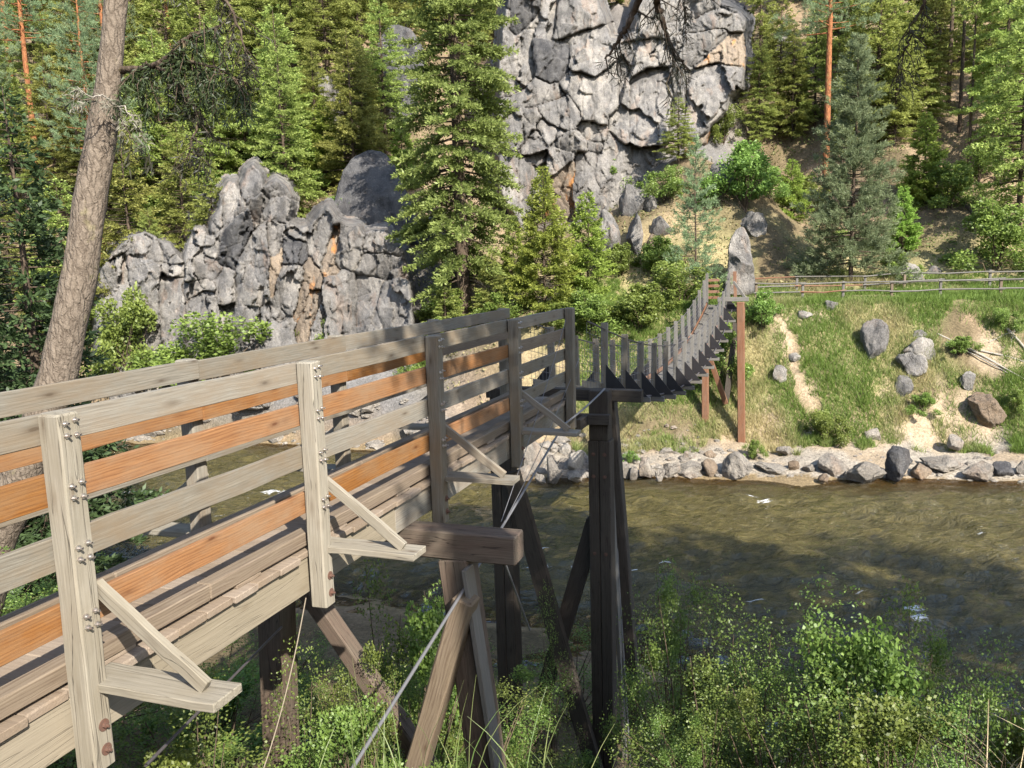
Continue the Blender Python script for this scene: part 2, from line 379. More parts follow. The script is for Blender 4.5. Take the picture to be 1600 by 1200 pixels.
col = L3(col, L3(np.tile(grassc, (len(V), 1)), straw, .5 + n1), right * (1 - sstep(17, 24, vv)) * sstep(2.5, 5, vv + n2) * np.clip(.75 + n1, 0, 1))
col = L3(col, np.tile(soil, (len(V), 1)), right * np.clip((n2 - .25) * 2, 0, 1) * sstep(2, 4, vv) * (1 - sstep(12, 15, vv)) * .8)
col = L3(col, np.tile(gravel, (len(V), 1)), (1 - sstep(3.0, 4.6, vv + n2 * .7 + .5 * n1 + 1.5 * (1 - sstep(8, 12, X)))) * (vv > -.3) * sstep(-5, 0, X))
col = L3(col, np.tile(sand, (len(V), 1)), (1 - sstep(3.0, 4.6, vv + n2 * .7)) * (vv > -.3) * sstep(.1, .5, n1) * .8 * sstep(-5, 0, X))
col = L3(col, np.tile(rockc, (len(V), 1)), (1 - sstep(-7, 0, X)) * sstep(0, 1, vv) * (1 - sstep(9, 12, vv)) * sstep(-24, -20, X))
col = L3(col, np.tile(rockc, (len(V), 1)), sstep(-4, 1, X) * (1 - sstep(17, 22, X)) * sstep(27, 30, vv) * (1 - sstep(38, 44, vv)))
col = L3(col, np.tile(bedc, (len(V), 1)), ((vv < 0) & (wn < 0)).astype(float))
nearm = (wn > 0)
col = L3(col, L3(np.tile(litter * .8, (len(V), 1)), soil, .4 + n1), nearm.astype(float))
def hit(x, y, y_lo=30., y_hi=75.):
    Ys = np.linspace(y_lo, y_hi, 500); d = ray(x, y); Pp = CAM + d[None] * (Ys / d[1])[:, None]
    below = Pp[:, 2] < np.maximum(height(Pp[:, 0], Pp[:, 1], False), 0.0); k = np.argmax(below) if below.any() else len(Ys) - 1
    return Pp[k]
for ex, ey, er in ((1205, 668, 1.3), (1180, 690, 1.0), (1470, 655, 1.7), (1420, 650, 1.2), (1530, 640, 1.2), (1560, 540, 1.4), (1265, 500, .9)):
    e0 = hit(ex, ey); col = L3(col, np.tile(np.array([.33, .26, .175]), (len(V), 1)), 1 - sstep(.4, 1.0, np.hypot(X - e0[0], Y - e0[1]) / er + n2 * .4))
# the little trodden path coming up the bank from the beach
pth = np.array([hit(*q) for q in ((1206, 492), (1224, 508), (1232, 540), (1240, 572), (1252, 604), (1270, 632))])
dmin = np.full(len(V), 9.0)
for a, b in zip(pth[:-1, :2], pth[1:, :2]):
    t = np.clip(((V[:, :2] - a) @ (b - a)) / ((b - a) @ (b - a)), 0, 1); dmin = np.minimum(dmin, np.linalg.norm(V[:, :2] - a - t[:, None] * (b - a), axis=1))
PATHD = dmin
col = L3(col, np.tile(np.array([.33, .255, .17]), (len(V), 1)), 1 - sstep(.1, .6, dmin + n2 * .35))
colA = np.concatenate([col, np.ones((len(V), 1))], 1)
s = N('ground_soil'); a_ = s.n('Attribute', attribute_name='gcol'); tc = s.n('TexCoord'); v = tc.outputs['Object']
nA = s.noise(v, 1.4, 6, .7); nB = s.noise(v, 9, 5, .7); nC = s.noise(v, 40, 3, .6)
c = s.mix(1.0, a_.outputs['Color'], s.ramp(nA, (.3, .72), (.7, 1.2)), 'MULTIPLY'); c = s.mix(1.0, c, s.ramp(nB, (.3, .55), (.7, 1.3)), 'MULTIPLY')
c = s.mix(s.math('MULTIPLY', s.ramp(nC, (.55, 0.), (.7, 1.)), .35), c, (.06, .045, .03))
M_GROUND = s.done(c, .95, s.bump(s.math('ADD', nA, s.math('MULTIPLY', nB, .6)), .9, .12), .1)
g = put('hillside_terrain', mesh('terrain', V, F, M_GROUND, True, {'gcol': ('POINT', 'FLOAT_COLOR', colA)}), Matrix.Identity(4)); tag(g, kind='structure')

# ------------------------------------------------------------------ river
wx = spaced(-150, 150, -16, 26, .16, 1.2, 6); wy = spaced(-30, 75, 12, 46, .16, 1.2, 6)
WX, WY = np.meshgrid(wx, wy); P3 = np.stack([WX.ravel(), WY.ravel(), 0 * WX.ravel()], 1)
fl = far_line(P3[:, 0]); mid = -(P3[:, 1] - fl); calm = sstep(.3, 3.5, mid)
th = -.14; ca, sa = math.cos(th), math.sin(th)
Q = np.stack([P3[:, 0] * ca + P3[:, 1] * sa, -P3[:, 0] * sa + P3[:, 1] * ca, P3[:, 2]], 1)
Q[:, 1] += 1.1 * vnoise(Q * .16, 88)
wv = .10 * fbm(Q * np.array([.17, .38, 1]), 61, 2) + .075 * (1 - np.abs(fbm(Q * np.array([.34, .95, 1]), 65, 3))) + .05 * (1 - np.abs(vnoise(Q * np.array([.9, 2.2, 1]), 71))) + .02 * fbm(Q * np.array([2.2, 4.2, 1]), 74, 2)
wv = wv + .06 * (1 - np.abs(fbm(Q * np.array([.55, 1.25, 1]), 83, 2)))
zw = (wv - .13) * 2.7 * (.2 + .8 * calm)
foam = np.zeros(len(P3)); rough_foam = fbm(Q * np.array([1.3, 3.2, 1]), 77, 3)
for px_, py_, rx_, ry_ in ((1168, 772, .8, .3), (1200, 778, .7, .25), (1538, 832, .3, .8), (1443, 968, .5, .4), (1425, 955, .5, .25), (862, 868, .8, .5), (848, 892, 1.2, .4), (900, 892, .8, .3), (1000, 898, .6, .3), (1130, 840, .4, .2), (1040, 888, .4, .2), (240, 770, 2.2, .8), (300, 745, 2.0, .5), (430, 770, 2.0, .6), (350, 800, 1.6, .5), (480, 715, 1.6, .3), (190, 715, 2., .4), (1345, 925, .5, .2), (1180, 935, .5, .2)):
    c0 = atz(px_, py_, 0); e = np.exp(-((P3[:, 0] - c0[0]) / rx_) ** 2 - ((P3[:, 1] - c0[1]) / ry_) ** 2)
    foam = np.maximum(foam, e * np.clip(.75 + rough_foam, 0, 1.4)); zw = zw + .10 * e * calm
foam = np.clip(foam + np.clip((wv - .315) * 9, 0, .5) * np.clip(rough_foam, 0, 1), 0, 1)
P3[:, 2] = zw - .06; nx = len(wx); ny = len(wy)
ii = (np.arange(ny - 1)[:, None] * nx + np.arange(nx - 1)[None]).ravel(); F = np.stack([ii, ii + 1, ii + nx + 1, ii + nx], 1)
depth = np.clip(np.minimum(mid * .22, -(near_line(P3[:, 0]) - P3[:, 1]) * .2), 0, 2)
s = N('river_water'); tc = s.n('TexCoord'); v = tc.outputs['Object']
dA = s.n('Attribute', attribute_name='depth').outputs['Fac']; fA = s.n('Attribute', attribute_name='foam').outputs['Fac']
nrot = s.n('Mapping'); s.set(nrot.inputs['Vector'], v); nrot.inputs['Rotation'].default_value = (0, 0, .14); nrot.inputs['Scale'].default_value = (1, 2.3, 1)
b1 = s.noise(nrot.outputs[0], 1.25, 5, .62, 1.4); b2 = s.noise(nrot.outputs[0], 5.0, 4, .62, 1.0)
nb = s.bump(s.math('ADD', b1, s.math('MULTIPLY', b2, .35)), 1.0, .24)
murk = s.n('BsdfPrincipled'); s.set(murk.inputs['Base Color'], s.mix(s.ramp(b1, (.3, 0.), (.7, 1.)), (.036, .031, .011), (.092, .075, .026)))
murk.inputs['Roughness'].default_value = .045; murk.inputs['IOR'].default_value = 1.42; s.set(murk.inputs['Normal'], nb)
clear = s.n('BsdfPrincipled'); clear.inputs['Base Color'].default_value = (.75, .62, .36, 1); clear.inputs['Roughness'].default_value = .05
clear.inputs['Alpha'].default_value = .12; clear.inputs['IOR'].default_value = 1.33; s.set(clear.inputs['Normal'], nb)
gl = s.n('BsdfGlossy', i_Roughness=.06); s.set(gl.inputs['Normal'], nb); tr = s.n('BsdfTransparent', i_Color=(.62, .5, .28, 1))
fr = s.n('Fresnel', i_IOR=1.33); s.set(fr.inputs['Normal'], nb)
mc = s.n('MixShader'); s.set(mc.inputs[0], fr); s.t.links.new(tr.outputs[0], mc.inputs[1]); s.t.links.new(gl.outputs[0], mc.inputs[2])
m1 = s.n('MixShader'); s.set(m1.inputs[0], s.ramp(dA, (.05, 0.), (.75, 1.))); s.t.links.new(mc.outputs[0], m1.inputs[1]); s.t.links.new(murk.outputs[0], m1.inputs[2])
fo = s.n('BsdfDiffuse', i_Color=(.75, .77, .78, 1))
m2 = s.n('MixShader'); s.set(m2.inputs[0], s.ramp(s.math('MULTIPLY', fA, s.math('ADD', s.noise(nrot.outputs[0], 5, 5, .75), .12)), (.50, 0.), (.75, 1.))); s.t.links.new(m1.outputs[0], m2.inputs[1]); s.t.links.new(fo.outputs[0], m2.inputs[2])
s.t.links.new(m2.outputs[0], s.out.inputs[0])
o = put('river_water', mesh('river_water', P3, F, s.m, True, {'depth': ('POINT', 'FLOAT', depth), 'foam': ('POINT', 'FLOAT', foam)}), Matrix.Identity(4)); tag(o, kind='structure')

# ------------------------------------------------------------------ rocks: traced blocks with real depth
def chaikin(p, k=2):
    for _ in range(k):
        q = np.roll(p, -1, 0); p = np.stack([p * .84 + q * .16, p * .16 + q * .84], 1).reshape(-1, p.shape[1])
    return p
def resample(p, n):
    q = np.vstack([p, p[:1]]); d = np.r_[0, np.cumsum(np.linalg.norm(np.diff(q, axis=0), axis=1))]
    t = np.linspace(0, d[-1], n, endpoint=False); return np.stack([np.interp(t, d, q[:, k]) for k in range(q.shape[1])], 1)
def block(poly, Y, seed, lean=.25, z0=6.0, thick=None, back=3.0, n=76, grow=5.0):
    r = np.random.default_rng(seed); p = resample(chaikin(np.array(poly, float), 2), n)
    c2 = p.mean(0); w_ = p.max(0) - p.min(0); p = c2 + (p - c2) * (1 + grow / min(w_))
    pr = []
    zc = at(c2[0], c2[1], Y)[2]
    def world(xy):
        q = at(xy[0], xy[1], Y); return at(xy[0], xy[1], Y + lean * (q[2] - z0))
    cen = world(c2); B = np.array([world(q) for q in p]); size = min(w_) * Y / FPX
    Tk = thick if thick else size * r.uniform(.17, .30) + .12
    fw = CAM - cen; fw[2] = 0; fw /= np.linalg.norm(fw); fw = fw * .97 + np.array([0, 0, .22])
    side = np.array([-fw[1], fw[0], 0]); upv = np.cross(side, fw) * -1
    planes = [(r.uniform(-.75, .75), r.uniform(-.8, .6), r.uniform(.35, .95)) for _ in range(5)]
    S = [0.0, .1, .2, .3, .4, .5, .59, .67, .74, .8, .85, .9, .94, .97, .988, 1.0]
    V = []
    for s_ in S:
        q = cen + s_ * (B - cen); h = Tk * (1 - s_ ** 7) ** .6
        lu = (q - cen) @ side / (size * .5); lv = (q - cen)[:, 2] / (size * .5); hh = np.full(n, h)
        for a_, b_, d_ in planes: hh = np.minimum(hh, np.maximum(Tk * (d_ + a_ * lu + b_ * lv), h * .12))
        V.append(q + hh[:, None] * fw)
    for bk, sh in ((.12, .995), (.35, .98), (.8, .95), (1.6, .9), (back, .78)):
        V.append(cen + sh * (B - cen) - fw * bk * np.array([1, 1, 0]))
    V = np.concatenate(V); m = len(S) + 5
    nz = np.stack([fbm(V * (.9 / max(size, .7)) + seed, 5 + j, 3) for j in range(3)], 1) * .04 * size
    nz += np.stack([fbm(V * 1.9 + seed, 25 + j, 3) for j in range(3)], 1) * .05 * min(1, size)
    rg = 1 - np.abs(fbm(V * 1.1 + seed * 1.7, 51, 4)) * 1.6
    nz += (np.clip(rg, -.6, 1) * .07 * min(1.3, size))[:, None] * fw + np.stack([fbm(V * 5 + seed, 55 + j, 2) for j in range(3)], 1) * .018
    V = V + nz
    k = np.repeat(np.arange(m - 1), n); j = np.tile(np.arange(n), m - 1); j2 = (j + 1) % n
    F = np.stack([k*n+j, (k+1)*n+j, (k+1)*n+j2, k*n+j2], 1)
    return V, F, cen
_seed = [100]
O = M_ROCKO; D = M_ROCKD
LEFT = [
 [(148,570),(149,440),(165,405),(196,390),(202,440),(207,570)],
 [(163,407),(172,388),(200,370),(228,362),(248,372),(254,395),(245,407),(212,402),(198,394)],
 [(200,395),(214,400),(240,406),(247,440),(251,500),(247,575),(205,570)],
 [(249,370),(268,378),(283,400),(286,414),(262,416),(256,404),(252,392)],
 [(259,414),(286,412),(288,436),(262,436)],
 [(249,434),(286,436),(288,500),(280,568),(248,568)],
 [(285,404),(292,380),(300,357),(312,350),(323,355),(317,370),(317,398),(300,404),(288,416)],
 [(286,420),(300,405),(318,397),(336,401),(343,420),(339,433),(312,437),(288,441)],
 [(284,447),(300,438),(320,436),(332,450),(315,456),(290,472)],
 [(285,520),(289,474),(315,455),(336,462),(344,500),(342,545),(300,560)],
 [(321,372),(330,340),(340,325),(346,360),(346,400),(338,403),(321,399)],
 [(339,335),(344,300),(355,284),(368,282),(376,300),(380,332),(366,341),(352,362),(343,368)],
 [(371,288),(385,265),(398,258),(409,270),(413,292),(400,311),(385,307),(376,312)],
 ([(409,302),(418,285),(432,279),(448,288),(457,307),(440,310),(420,312)], None, .8),
 [(411,313),(425,305),(445,307),(453,325),(449,344),(430,351),(411,346)],
 [(390,312),(408,304),(413,330),(413,352),(398,362),(390,352)],
 ([(340,402),(344,370),(352,355),(370,335),(391,331),(397,346),(393,376),(378,402),(365,418),(354,414),(344,409)], D, -.5),
 ([(363,482),(366,430),(378,395),(395,368),(405,350),(419,350),(421,400),(424,471),(405,482),(380,480)], None, -.8),
 [(358,560),(365,482),(405,480),(424,470),(430,492),(421,517),(396,527),(388,555)],
 [(341,472),(341,435),(352,421),(365,424),(366,472),(352,477)],
 [(344,540),(345,477),(366,473),(361,560)],
 [(415,352),(432,346),(444,352),(441,381),(428,397),(419,393)],
 ([(421,400),(430,395),(440,384),(440,430),(432,472),(423,470)], O),
 ([(439,385),(445,374),(470,373),(481,385),(482,409),(470,417),(439,411)], D, -.4),
 ([(434,442),(439,411),(470,409),(480,420),(471,460),(450,492),(435,487),(427,482)], None, -.6),
 ([(470,415),(482,404),(491,390),(494,420),(487,452),(475,482),(460,502)], O, .5),
 ([(479,382),(486,350),(500,330),(515,323),(525,335),(521,356),(509,386),(503,414),(489,412)], None, -.4),
 [(453,354),(470,349),(479,360),(473,377),(459,374)],
 ([(504,412),(510,375),(522,350),(532,360),(529,400),(521,422),(507,417)], O, .3),
 [(519,417),(522,370),(540,347),(560,349),(567,370),(562,402),(550,417),(535,412)],
 [(509,492),(519,440),(535,429),(553,434),(557,470),(560,500),(558,560),(498,565)],
 [(564,387),(572,360),(590,354),(606,360),(613,378),(627,385),(630,400),(600,396),(580,394)],
 [(559,422),(572,397),(600,392),(626,399),(636,420),(630,437),(600,434),(575,432)],
 [(552,502),(557,434),(575,429),(601,434),(594,460),(590,490),(602,520),(600,560),(560,560)],
 ([(589,482),(602,439),(626,434),(643,470),(641,500),(622,548),(604,545)], None, -.4),
 ([(403,560),(411,505),(425,492),(449,493),(462,505),(457,560)], None, -1.),
 [(476,560),(482,520),(500,484),(507,500),(502,560)],
 ([(459,515),(475,470),(482,440),(492,470),(487,520),(470,545)], O, .5),
 ([(112,640),(128,540),(150,518),(168,540),(170,640)], None, -.5),
 ([(246,542),(262,515),(276,500),(279,510),(267,530),(250,549)], None, -1.5),
 [(420,470),(438,430),(450,500),(440,560),(424,560)],
 [(320,350),(345,300),(360,330),(350,380),(325,380)],
]
OUTER = [(146,640),(147,450),(165,404),(200,368),(228,361),(250,371),(268,380),(284,404),(291,382),(301,354),(320,351),(326,366),(331,338),(341,324),(344,300),(355,283),(368,283),(373,294),(385,264),(398,256),(410,270),(413,290),(419,284),(432,277),(450,289),(457,310),(453,344),(470,353),(485,350),(499,329),(515,321),(527,339),(541,346),(560,348),(567,366),(574,357),(604,356),(615,378),(631,390),(637,420),(645,470),(647,520),(625,600),(600,640)]
def seg_dist(P, poly):
    a = np.array(poly, float); b = np.roll(a, -1, 0); d = np.full(len(P), 1e9); ins = np.zeros(len(P), bool)
    for p, q in zip(a, b):
        e = q - p; t = np.clip(((P - p) @ e) / (e @ e + 1e-9), 0, 1); d = np.minimum(d, np.linalg.norm(P - p - t[:, None] * e, axis=1))
        c = (p[1] > P[:, 1]) != (q[1] > P[:, 1]); x = p[0] + (P[:, 1] - p[1]) * e[0] / (e[1] if abs(e[1]) > 1e-9 else 1e-9); ins ^= c & (P[:, 0] < x)
    return np.where(ins, -d, d)
def rock_face(root, outline, polys, Y, mat, lean, z0, seed, step=1.5, turn=0.0):
    r = np.random.default_rng(seed); O_ = np.array(outline, float); m_ = 16
    xs = np.arange(O_[:, 0].min() - m_, O_[:, 0].max() + m_, step); ys = np.arange(O_[:, 1].min() - m_, O_[:, 1].max() + m_, step)
    GX, GY = np.meshgrid(xs, ys); P = np.stack([GX.ravel(), GY.ravel()], 1); P3 = np.concatenate([P, np.full((len(P), 1), seed * 3.3)], 1)
    warp = np.stack([fbm(P3 * .035, seed + j, 3) for j in (1, 2)], 1) * 3.2 + np.stack([fbm(P3 * .17, seed + j, 2) for j in (3, 4)], 1) * 1.1
    W = P + warp; out = seg_dist(P + warp * .7, outline)
    cells = []
    for q in polys:
        if isinstance(q, tuple): cells.append((q[0], q[1] or mat, q[2] if len(q) > 2 else 0))
        else: cells.append((q, mat, 0))
    best = np.full(len(P), 1e9); sec = np.full(len(P), 1e9); lab = np.zeros(len(P), int)
    for k, c in enumerate(cells):
        d = seg_dist(W, c[0]); nb_ = d < best; sec = np.where(nb_, best, np.minimum(sec, d)); lab = np.where(nb_, k, lab); best = np.where(nb_, d, best)
    edge = np.clip((sec - best) / 2, 0, 60)
    cen = np.array([np.mean(c[0], 0) for c in cells]); siz = np.array([min(np.ptp(np.array(c[0]), axis=0)) for c in cells])
    off = r.uniform(-.26, .26, len(cells)) - np.array([c[2] for c in cells]) * .55; tx_ = r.normal(0, .012, len(cells)); ty_ = r.normal(.001, .009, len(cells))
    rel = P - cen[lab]; D = off[lab] + tx_[lab] * rel[:, 0] + ty_[lab] * rel[:, 1]
    rr_ = np.clip(siz[lab] * .12, 1.5, 5); bul = siz[lab] * Y / FPX * .06
    D = D + bul * (1 - np.exp(-edge / rr_)) - (.05 + .22 * sstep(-.25, .35, fbm(P3 * .022, seed + 15, 2))) * np.exp(-(edge / .75) ** 2)
    # second, finer fracture net inside the blocks: flat chips with slightly different tilt
    for cnt, tilt, offs, cr in ((80, .008, .05, .02), (300, .007, .012, .004)):
        A = np.array([1.0, .55]); S_ = np.stack([r.uniform(xs[0], xs[-1], cnt), r.uniform(ys[0], ys[-1], cnt)], 1); o1 = r.normal(0, offs, cnt); t1 = r.normal(0, tilt, (cnt, 2))
        Wf = W + np.stack([fbm(P3 * .08, seed + 31 + j, 3) for j in (0, 1)], 1) * 5
        i1 = np.zeros(len(P), int); e1 = np.zeros(len(P))
        for a in range(0, len(P), 8000):
            dd = np.linalg.norm((Wf[a:a+8000, None] - S_[None]) * A, axis=2); pr = np.partition(dd, 1, axis=1); i1[a:a+8000] = dd.argmin(1); e1[a:a+8000] = pr[:, 1] - pr[:, 0]
        rl = P - S_[i1]; D = D + o1[i1] + t1[i1, 0] * rl[:, 0] + t1[i1, 1] * rl[:, 1] - cr * np.exp(-(e1 / 1.2) ** 2) * (vnoise(P3 * .03, seed + 9) > -.1)
    D = D + .11 * fbm(P3 * np.array([.05, .028, 1]), seed + 50, 4) + .022 * (1 - 2 * np.abs(fbm(P3 * np.array([.16, .07, 1]), seed + 60, 3))) + .010 * fbm(P3 * .4, seed + 70, 2)
    vf = np.abs(fbm(P3 * np.array([.075, .011, 1]), seed + 81, 2)); D = D - .16 * np.exp(-(vf / .045) ** 2) * sstep(-.1, .3, vnoise(P3 * .02, seed + 82))
    df = np.abs(vnoise((P3 @ np.array([[.8, .35, 0], [-.6, .9, 0], [0, 0, 1]])) * np.array([.012, .05, 1]), seed + 84)); D = D - .10 * np.exp(-(df / .04) ** 2) * sstep(-.1, .3, vnoise(P3 * .02, seed + 85))
    D = D - 1.9 * sstep(-5, 1.5, out) ** 2 - 3.0 * sstep(0, 9, out)
    d = _F[None] + _R[None] * ((P[:, :1] - 800) / FPX) + _U[None] * ((600 - P[:, 1:]) / FPX)
    zz = CAM[2] + d[:, 2] * (Y / d[:, 1]); Yd = Y + lean * (zz - z0) - D + turn * (P[:, 0] - O_[:, 0].min()); V = CAM + d * (Yd / d[:, 1])[:, None]
    nx = len(xs); ny = len(ys); ii = (np.arange(ny - 1)[:, None] * nx + np.arange(nx - 1)[None]).ravel(); F = np.stack([ii, ii + nx, ii + nx + 1, ii + 1], 1)
    F = F[(out[F].max(1) < 12)]; fl_ = lab[F[:, 0]]
    for k, c in enumerate(cells):
        f = F[fl_ == k]
        if len(f) < 6: continue
        u, inv = np.unique(f, return_inverse=True); vv_ = V[u]; c0 = vv_.mean(0)
        put('rock_block', mesh('rock', vv_ - c0, inv.reshape(f.shape), c[1], True), T(c0), root)
root = thing('rock_outcrop', at(400, 600, 52), 'big pale grey granite outcrop of upright rounded pillars across the river', 'rock outcrop')
rock_face(root, OUTER, LEFT, 53.0, M_ROCK, .30, 6.0, 7, turn=-.0068)

RIGHT = [
 ([(794,0),(805,-40),(838,-42),(842,10),(829,31),(806,52),(794,46)], D, -1.2),
 [(778,20),(797,15),(795,46),(810,56),(826,50),(836,35),(848,18),(833,66),(823,102),(813,142),(800,152),(784,142),(778,60)],
 [(843,22),(858,-30),(874,-30),(870,30),(863,62),(856,60),(834,57),(838,36)],
 ([(867,32),(876,-25),(925,-30),(940,20),(942,39),(915,46),(890,57),(866,62)], None, -.5),
 ([(831,62),(858,57),(871,61),(890,69),(890,106),(875,121),(861,132),(852,121),(849,106),(840,86)], D, -.7),
 [(870,63),(905,47),(941,39),(954,56),(964,96),(931,122),(899,110),(887,102),(887,69)],
 ([(888,107),(931,119),(964,93),(972,160),(970,172),(945,167),(935,187),(914,180),(899,162),(876,139)], None, -.4),
 [(961,94),(981,110),(984,150),(986,190),(981,228),(966,218),(963,170),(969,158)],
 ([(789,180),(794,157),(812,141),(842,133),(873,135),(892,148),(871,160),(835,167),(812,167)], None, -1.),
 ([(790,218),(791,184),(812,167),(841,164),(844,191),(831,206),(823,224),(805,230),(793,231)], None, -1.),
 ([(839,166),(870,157),(893,149),(905,175),(902,197),(885,202),(865,194),(849,190)], None, -1.),
 ([(810,242),(817,225),(832,204),(843,204),(852,226),(838,240),(825,245)], None, -1.2),
 ([(835,191),(850,185),(865,191),(887,200),(882,217),(862,224),(850,227),(844,209)], None, -1.1),
 ([(862,227),(871,212),(890,204),(913,204),(919,237),(900,241),(880,237)], None, -1.4),
 ([(848,264),(857,235),(866,227),(880,234),(897,241),(881,260),(868,270),(857,272)], None, -1.5),
 [(904,196),(920,189),(936,205),(945,223),(928,227),(914,216)],
 [(914,216),(930,224),(947,226),(942,242),(917,240)],
 [(797,242),(830,241),(850,239),(852,266),(847,300),(815,300),(800,272)],
 ([(860,274),(894,257),(899,276),(893,318),(868,318)], O),
 [(895,277),(904,239),(932,239),(927,266),(920,300),(905,318),(892,310)],
 [(986,72),(1000,60),(1030,57),(1052,70),(1053,96),(1036,102),(1000,110),(988,114)],
 [(984,60),(992,20),(1010,-25),(1034,-25),(1036,58),(1000,62)],
 ([(989,128),(1010,107),(1035,101),(1050,118),(1054,170),(1044,219),(1000,232),(983,220),(986,180)], None, .3),
 [(1033,27),(1065,6),(1080,30),(1105,19),(1130,11),(1157,17),(1163,42),(1130,47),(1085,52),(1046,57)],
 [(1046,56),(1085,50),(1132,44),(1130,62),(1095,97),(1080,108),(1053,88)],
 ([(1077,107),(1100,92),(1130,61),(1155,58),(1167,85),(1163,107),(1140,100),(1110,102)], O, -.3),
 ([(1072,112),(1110,99),(1148,98),(1163,104),(1160,142),(1147,152),(1137,172),(1112,204),(1085,222),(1070,196),(1068,142)], None, -.4),
 [(1050,95),(1080,107),(1074,140),(1072,190),(1061,222),(1043,215),(1049,160)],
 ([(1068,30),(1072,-35),(1120,-38),(1128,12),(1105,22),(1080,30)], None, .8),
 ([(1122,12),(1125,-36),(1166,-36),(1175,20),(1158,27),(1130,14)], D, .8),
 ([(1165,100),(1172,25),(1205,10),(1232,35),(1238,95),(1212,150),(1182,160)], D, 2.5),  # gully block: its shade is put into the dark rock colour
 [(940,225),(965,215),(985,225),(990,262),(960,290),(935,270)],
 [(985,232),(1030,225),(1050,245),(1040,280),(1005,292),(986,265)],
 ([(1040,225),(1080,222),(1110,205),(1140,180),(1150,215),(1125,260),(1080,285),(1045,270)], O, .2),
]
RCORE = [(780,300),(776,120),(785,20),(800,-45),(870,-45),(900,-50),(925,-40),(936,-5),(946,35),(958,58),(975,62),(988,48),(994,5),(1012,-40),(1060,-40),(1100,-45),(1118,-42),(1128,2),(1152,12),(1169,34),(1162,64),(1171,92),(1163,120),(1158,143),(1140,152),(1133,178),(1112,200),(1104,222),(1072,250),(1066,285),(1000,345),(900,372),(820,370)]
root = thing('granite_cliff', at(960, 320, 65), 'tall pale granite cliff of huge fractured slabs above the suspension bridge', 'cliff')
rock_face(root, RCORE, RIGHT, 66.5, M_ROCK, .22, 14.0, 19)

SINGLE = [   # polygon, depth, material, label
 ([(515,385),(528,310),(539,275),(556,250),(578,236),(600,238),(614,252),(622,280),(634,300),(648,330),(668,385)], 59, D, 'smooth dark dome-shaped boulder above the right end of the pillar outcrop'),
 ([(588,66),(608,38),(640,43),(664,80),(655,150),(634,206),(604,206),(594,130)], 70, D, 'dark upright rock face half hidden behind the tallest fir'),
 ([(264,345),(272,310),(300,297),(340,299),(350,330),(332,352)], 57, D, 'low dark boulder peeking out behind the left top of the outcrop'),
 ([(484,214),(489,165),(506,160),(506,197)], 66, M_ROCK, 'small grey boulder under the conifers left of the dark rock face'),
 ([(496,205),(503,130),(520,104),(537,110),(532,140),(512,165)], 70, M_ROCK, 'slanting grey slab among the slope conifers'),
 ([(628,350),(670,334),(692,350),(688,372),(650,382)], 52, D, 'shaded low boulder at the foot of the tallest fir'),  # shade at the fir's foot is put into the dark rock colour
 ([(926,324),(932,305),(945,302),(963,322),(959,334),(935,340)], 60, M_ROCK, 'angular grey boulder below the cliff foot'),
 ([(970,314),(974,292),(1000,288),(1010,310),(1007,337),(985,341)], 60, M_ROCK, 'upright grey boulder in the middle of the rubble below the cliff'),
 ([(1007,327),(1020,308),(1030,318),(1021,331)], 60, M_ROCK, 'small round stone right of the upright boulder below the cliff'),
 ([(1015,359),(1030,341),(1050,349),(1055,366),(1030,374)], 58, M_ROCK, 'flat-topped grey boulder low in the rubble below the cliff'),
 ([(926,420),(933,345),(950,334),(967,350),(968,395),(962,422)], 54, M_ROCK, 'tall pale slab between the young firs and the rubble'),
 ([(983,350),(1000,339),(1008,365),(998,402),(983,395)], 57, M_ROCK, 'narrow grey block at the bottom of the rubble'),
 ([(1008,375),(1022,370),(1030,395),(1014,402)], 56, M_STONEB, 'small brownish block at the bottom right of the rubble'),
 ([(1132,460),(1140,385),(1148,360),(1163,356),(1172,378),(1176,410),(1182,460)], 50, M_ROCK, 'upright grey rock standing behind the far end of the suspension bridge'),
 ([(1158,350),(1170,335),(1195,340),(1200,365),(1180,372)], 55, M_ROCK, 'pale boulder in the bare soil below the shaded gully'),
 ([(1110,290),(1118,262),(1140,258),(1146,285),(1130,300)], 58, M_ROCK, 'squarish grey boulder below the right foot of the cliff'),
 ([(1205,80),(1225,55),(1255,60),(1268,95),(1250,120),(1215,115)], 70, M_ROCK, 'pale boulder high in the gully left of the red pine trunk'),
]
# loose boulders and river stones: facetted lumps sunk into the ground
def ico(level=3):
    t = (1 + 5 ** .5) / 2
    V = np.array([(-1, t, 0), (1, t, 0), (-1, -t, 0), (1, -t, 0), (0, -1, t), (0, 1, t), (0, -1, -t), (0, 1, -t), (t, 0, -1), (t, 0, 1), (-t, 0, -1), (-t, 0, 1)], float)
    F = np.array([(0,11,5),(0,5,1),(0,1,7),(0,7,10),(0,10,11),(1,5,9),(5,11,4),(11,10,2),(10,7,6),(7,1,8),(3,9,4),(3,4,2),(3,2,6),(3,6,8),(3,8,9),(4,9,5),(2,4,11),(6,2,10),(8,6,7),(9,8,1)])
    V /= np.linalg.norm(V, axis=1)[:, None]
    for _ in range(level):
        e = np.sort(np.concatenate([F[:, [0, 1]], F[:, [1, 2]], F[:, [2, 0]]]), 1); u, inv = np.unique(e, axis=0, return_inverse=True); inv = inv.ravel()
        m = V[u[:, 0]] + V[u[:, 1]]; m /= np.linalg.norm(m, axis=1)[:, None]; n0 = len(V); V = np.vstack([V, m]); k = len(F)
        a, b, c = inv[:k] + n0, inv[k:2*k] + n0, inv[2*k:] + n0
        F = np.concatenate([np.stack([F[:, 0], a, c], 1), np.stack([F[:, 1], b, a], 1), np.stack([F[:, 2], c, b], 1), np.stack([a, b, c], 1)])
    return V, F
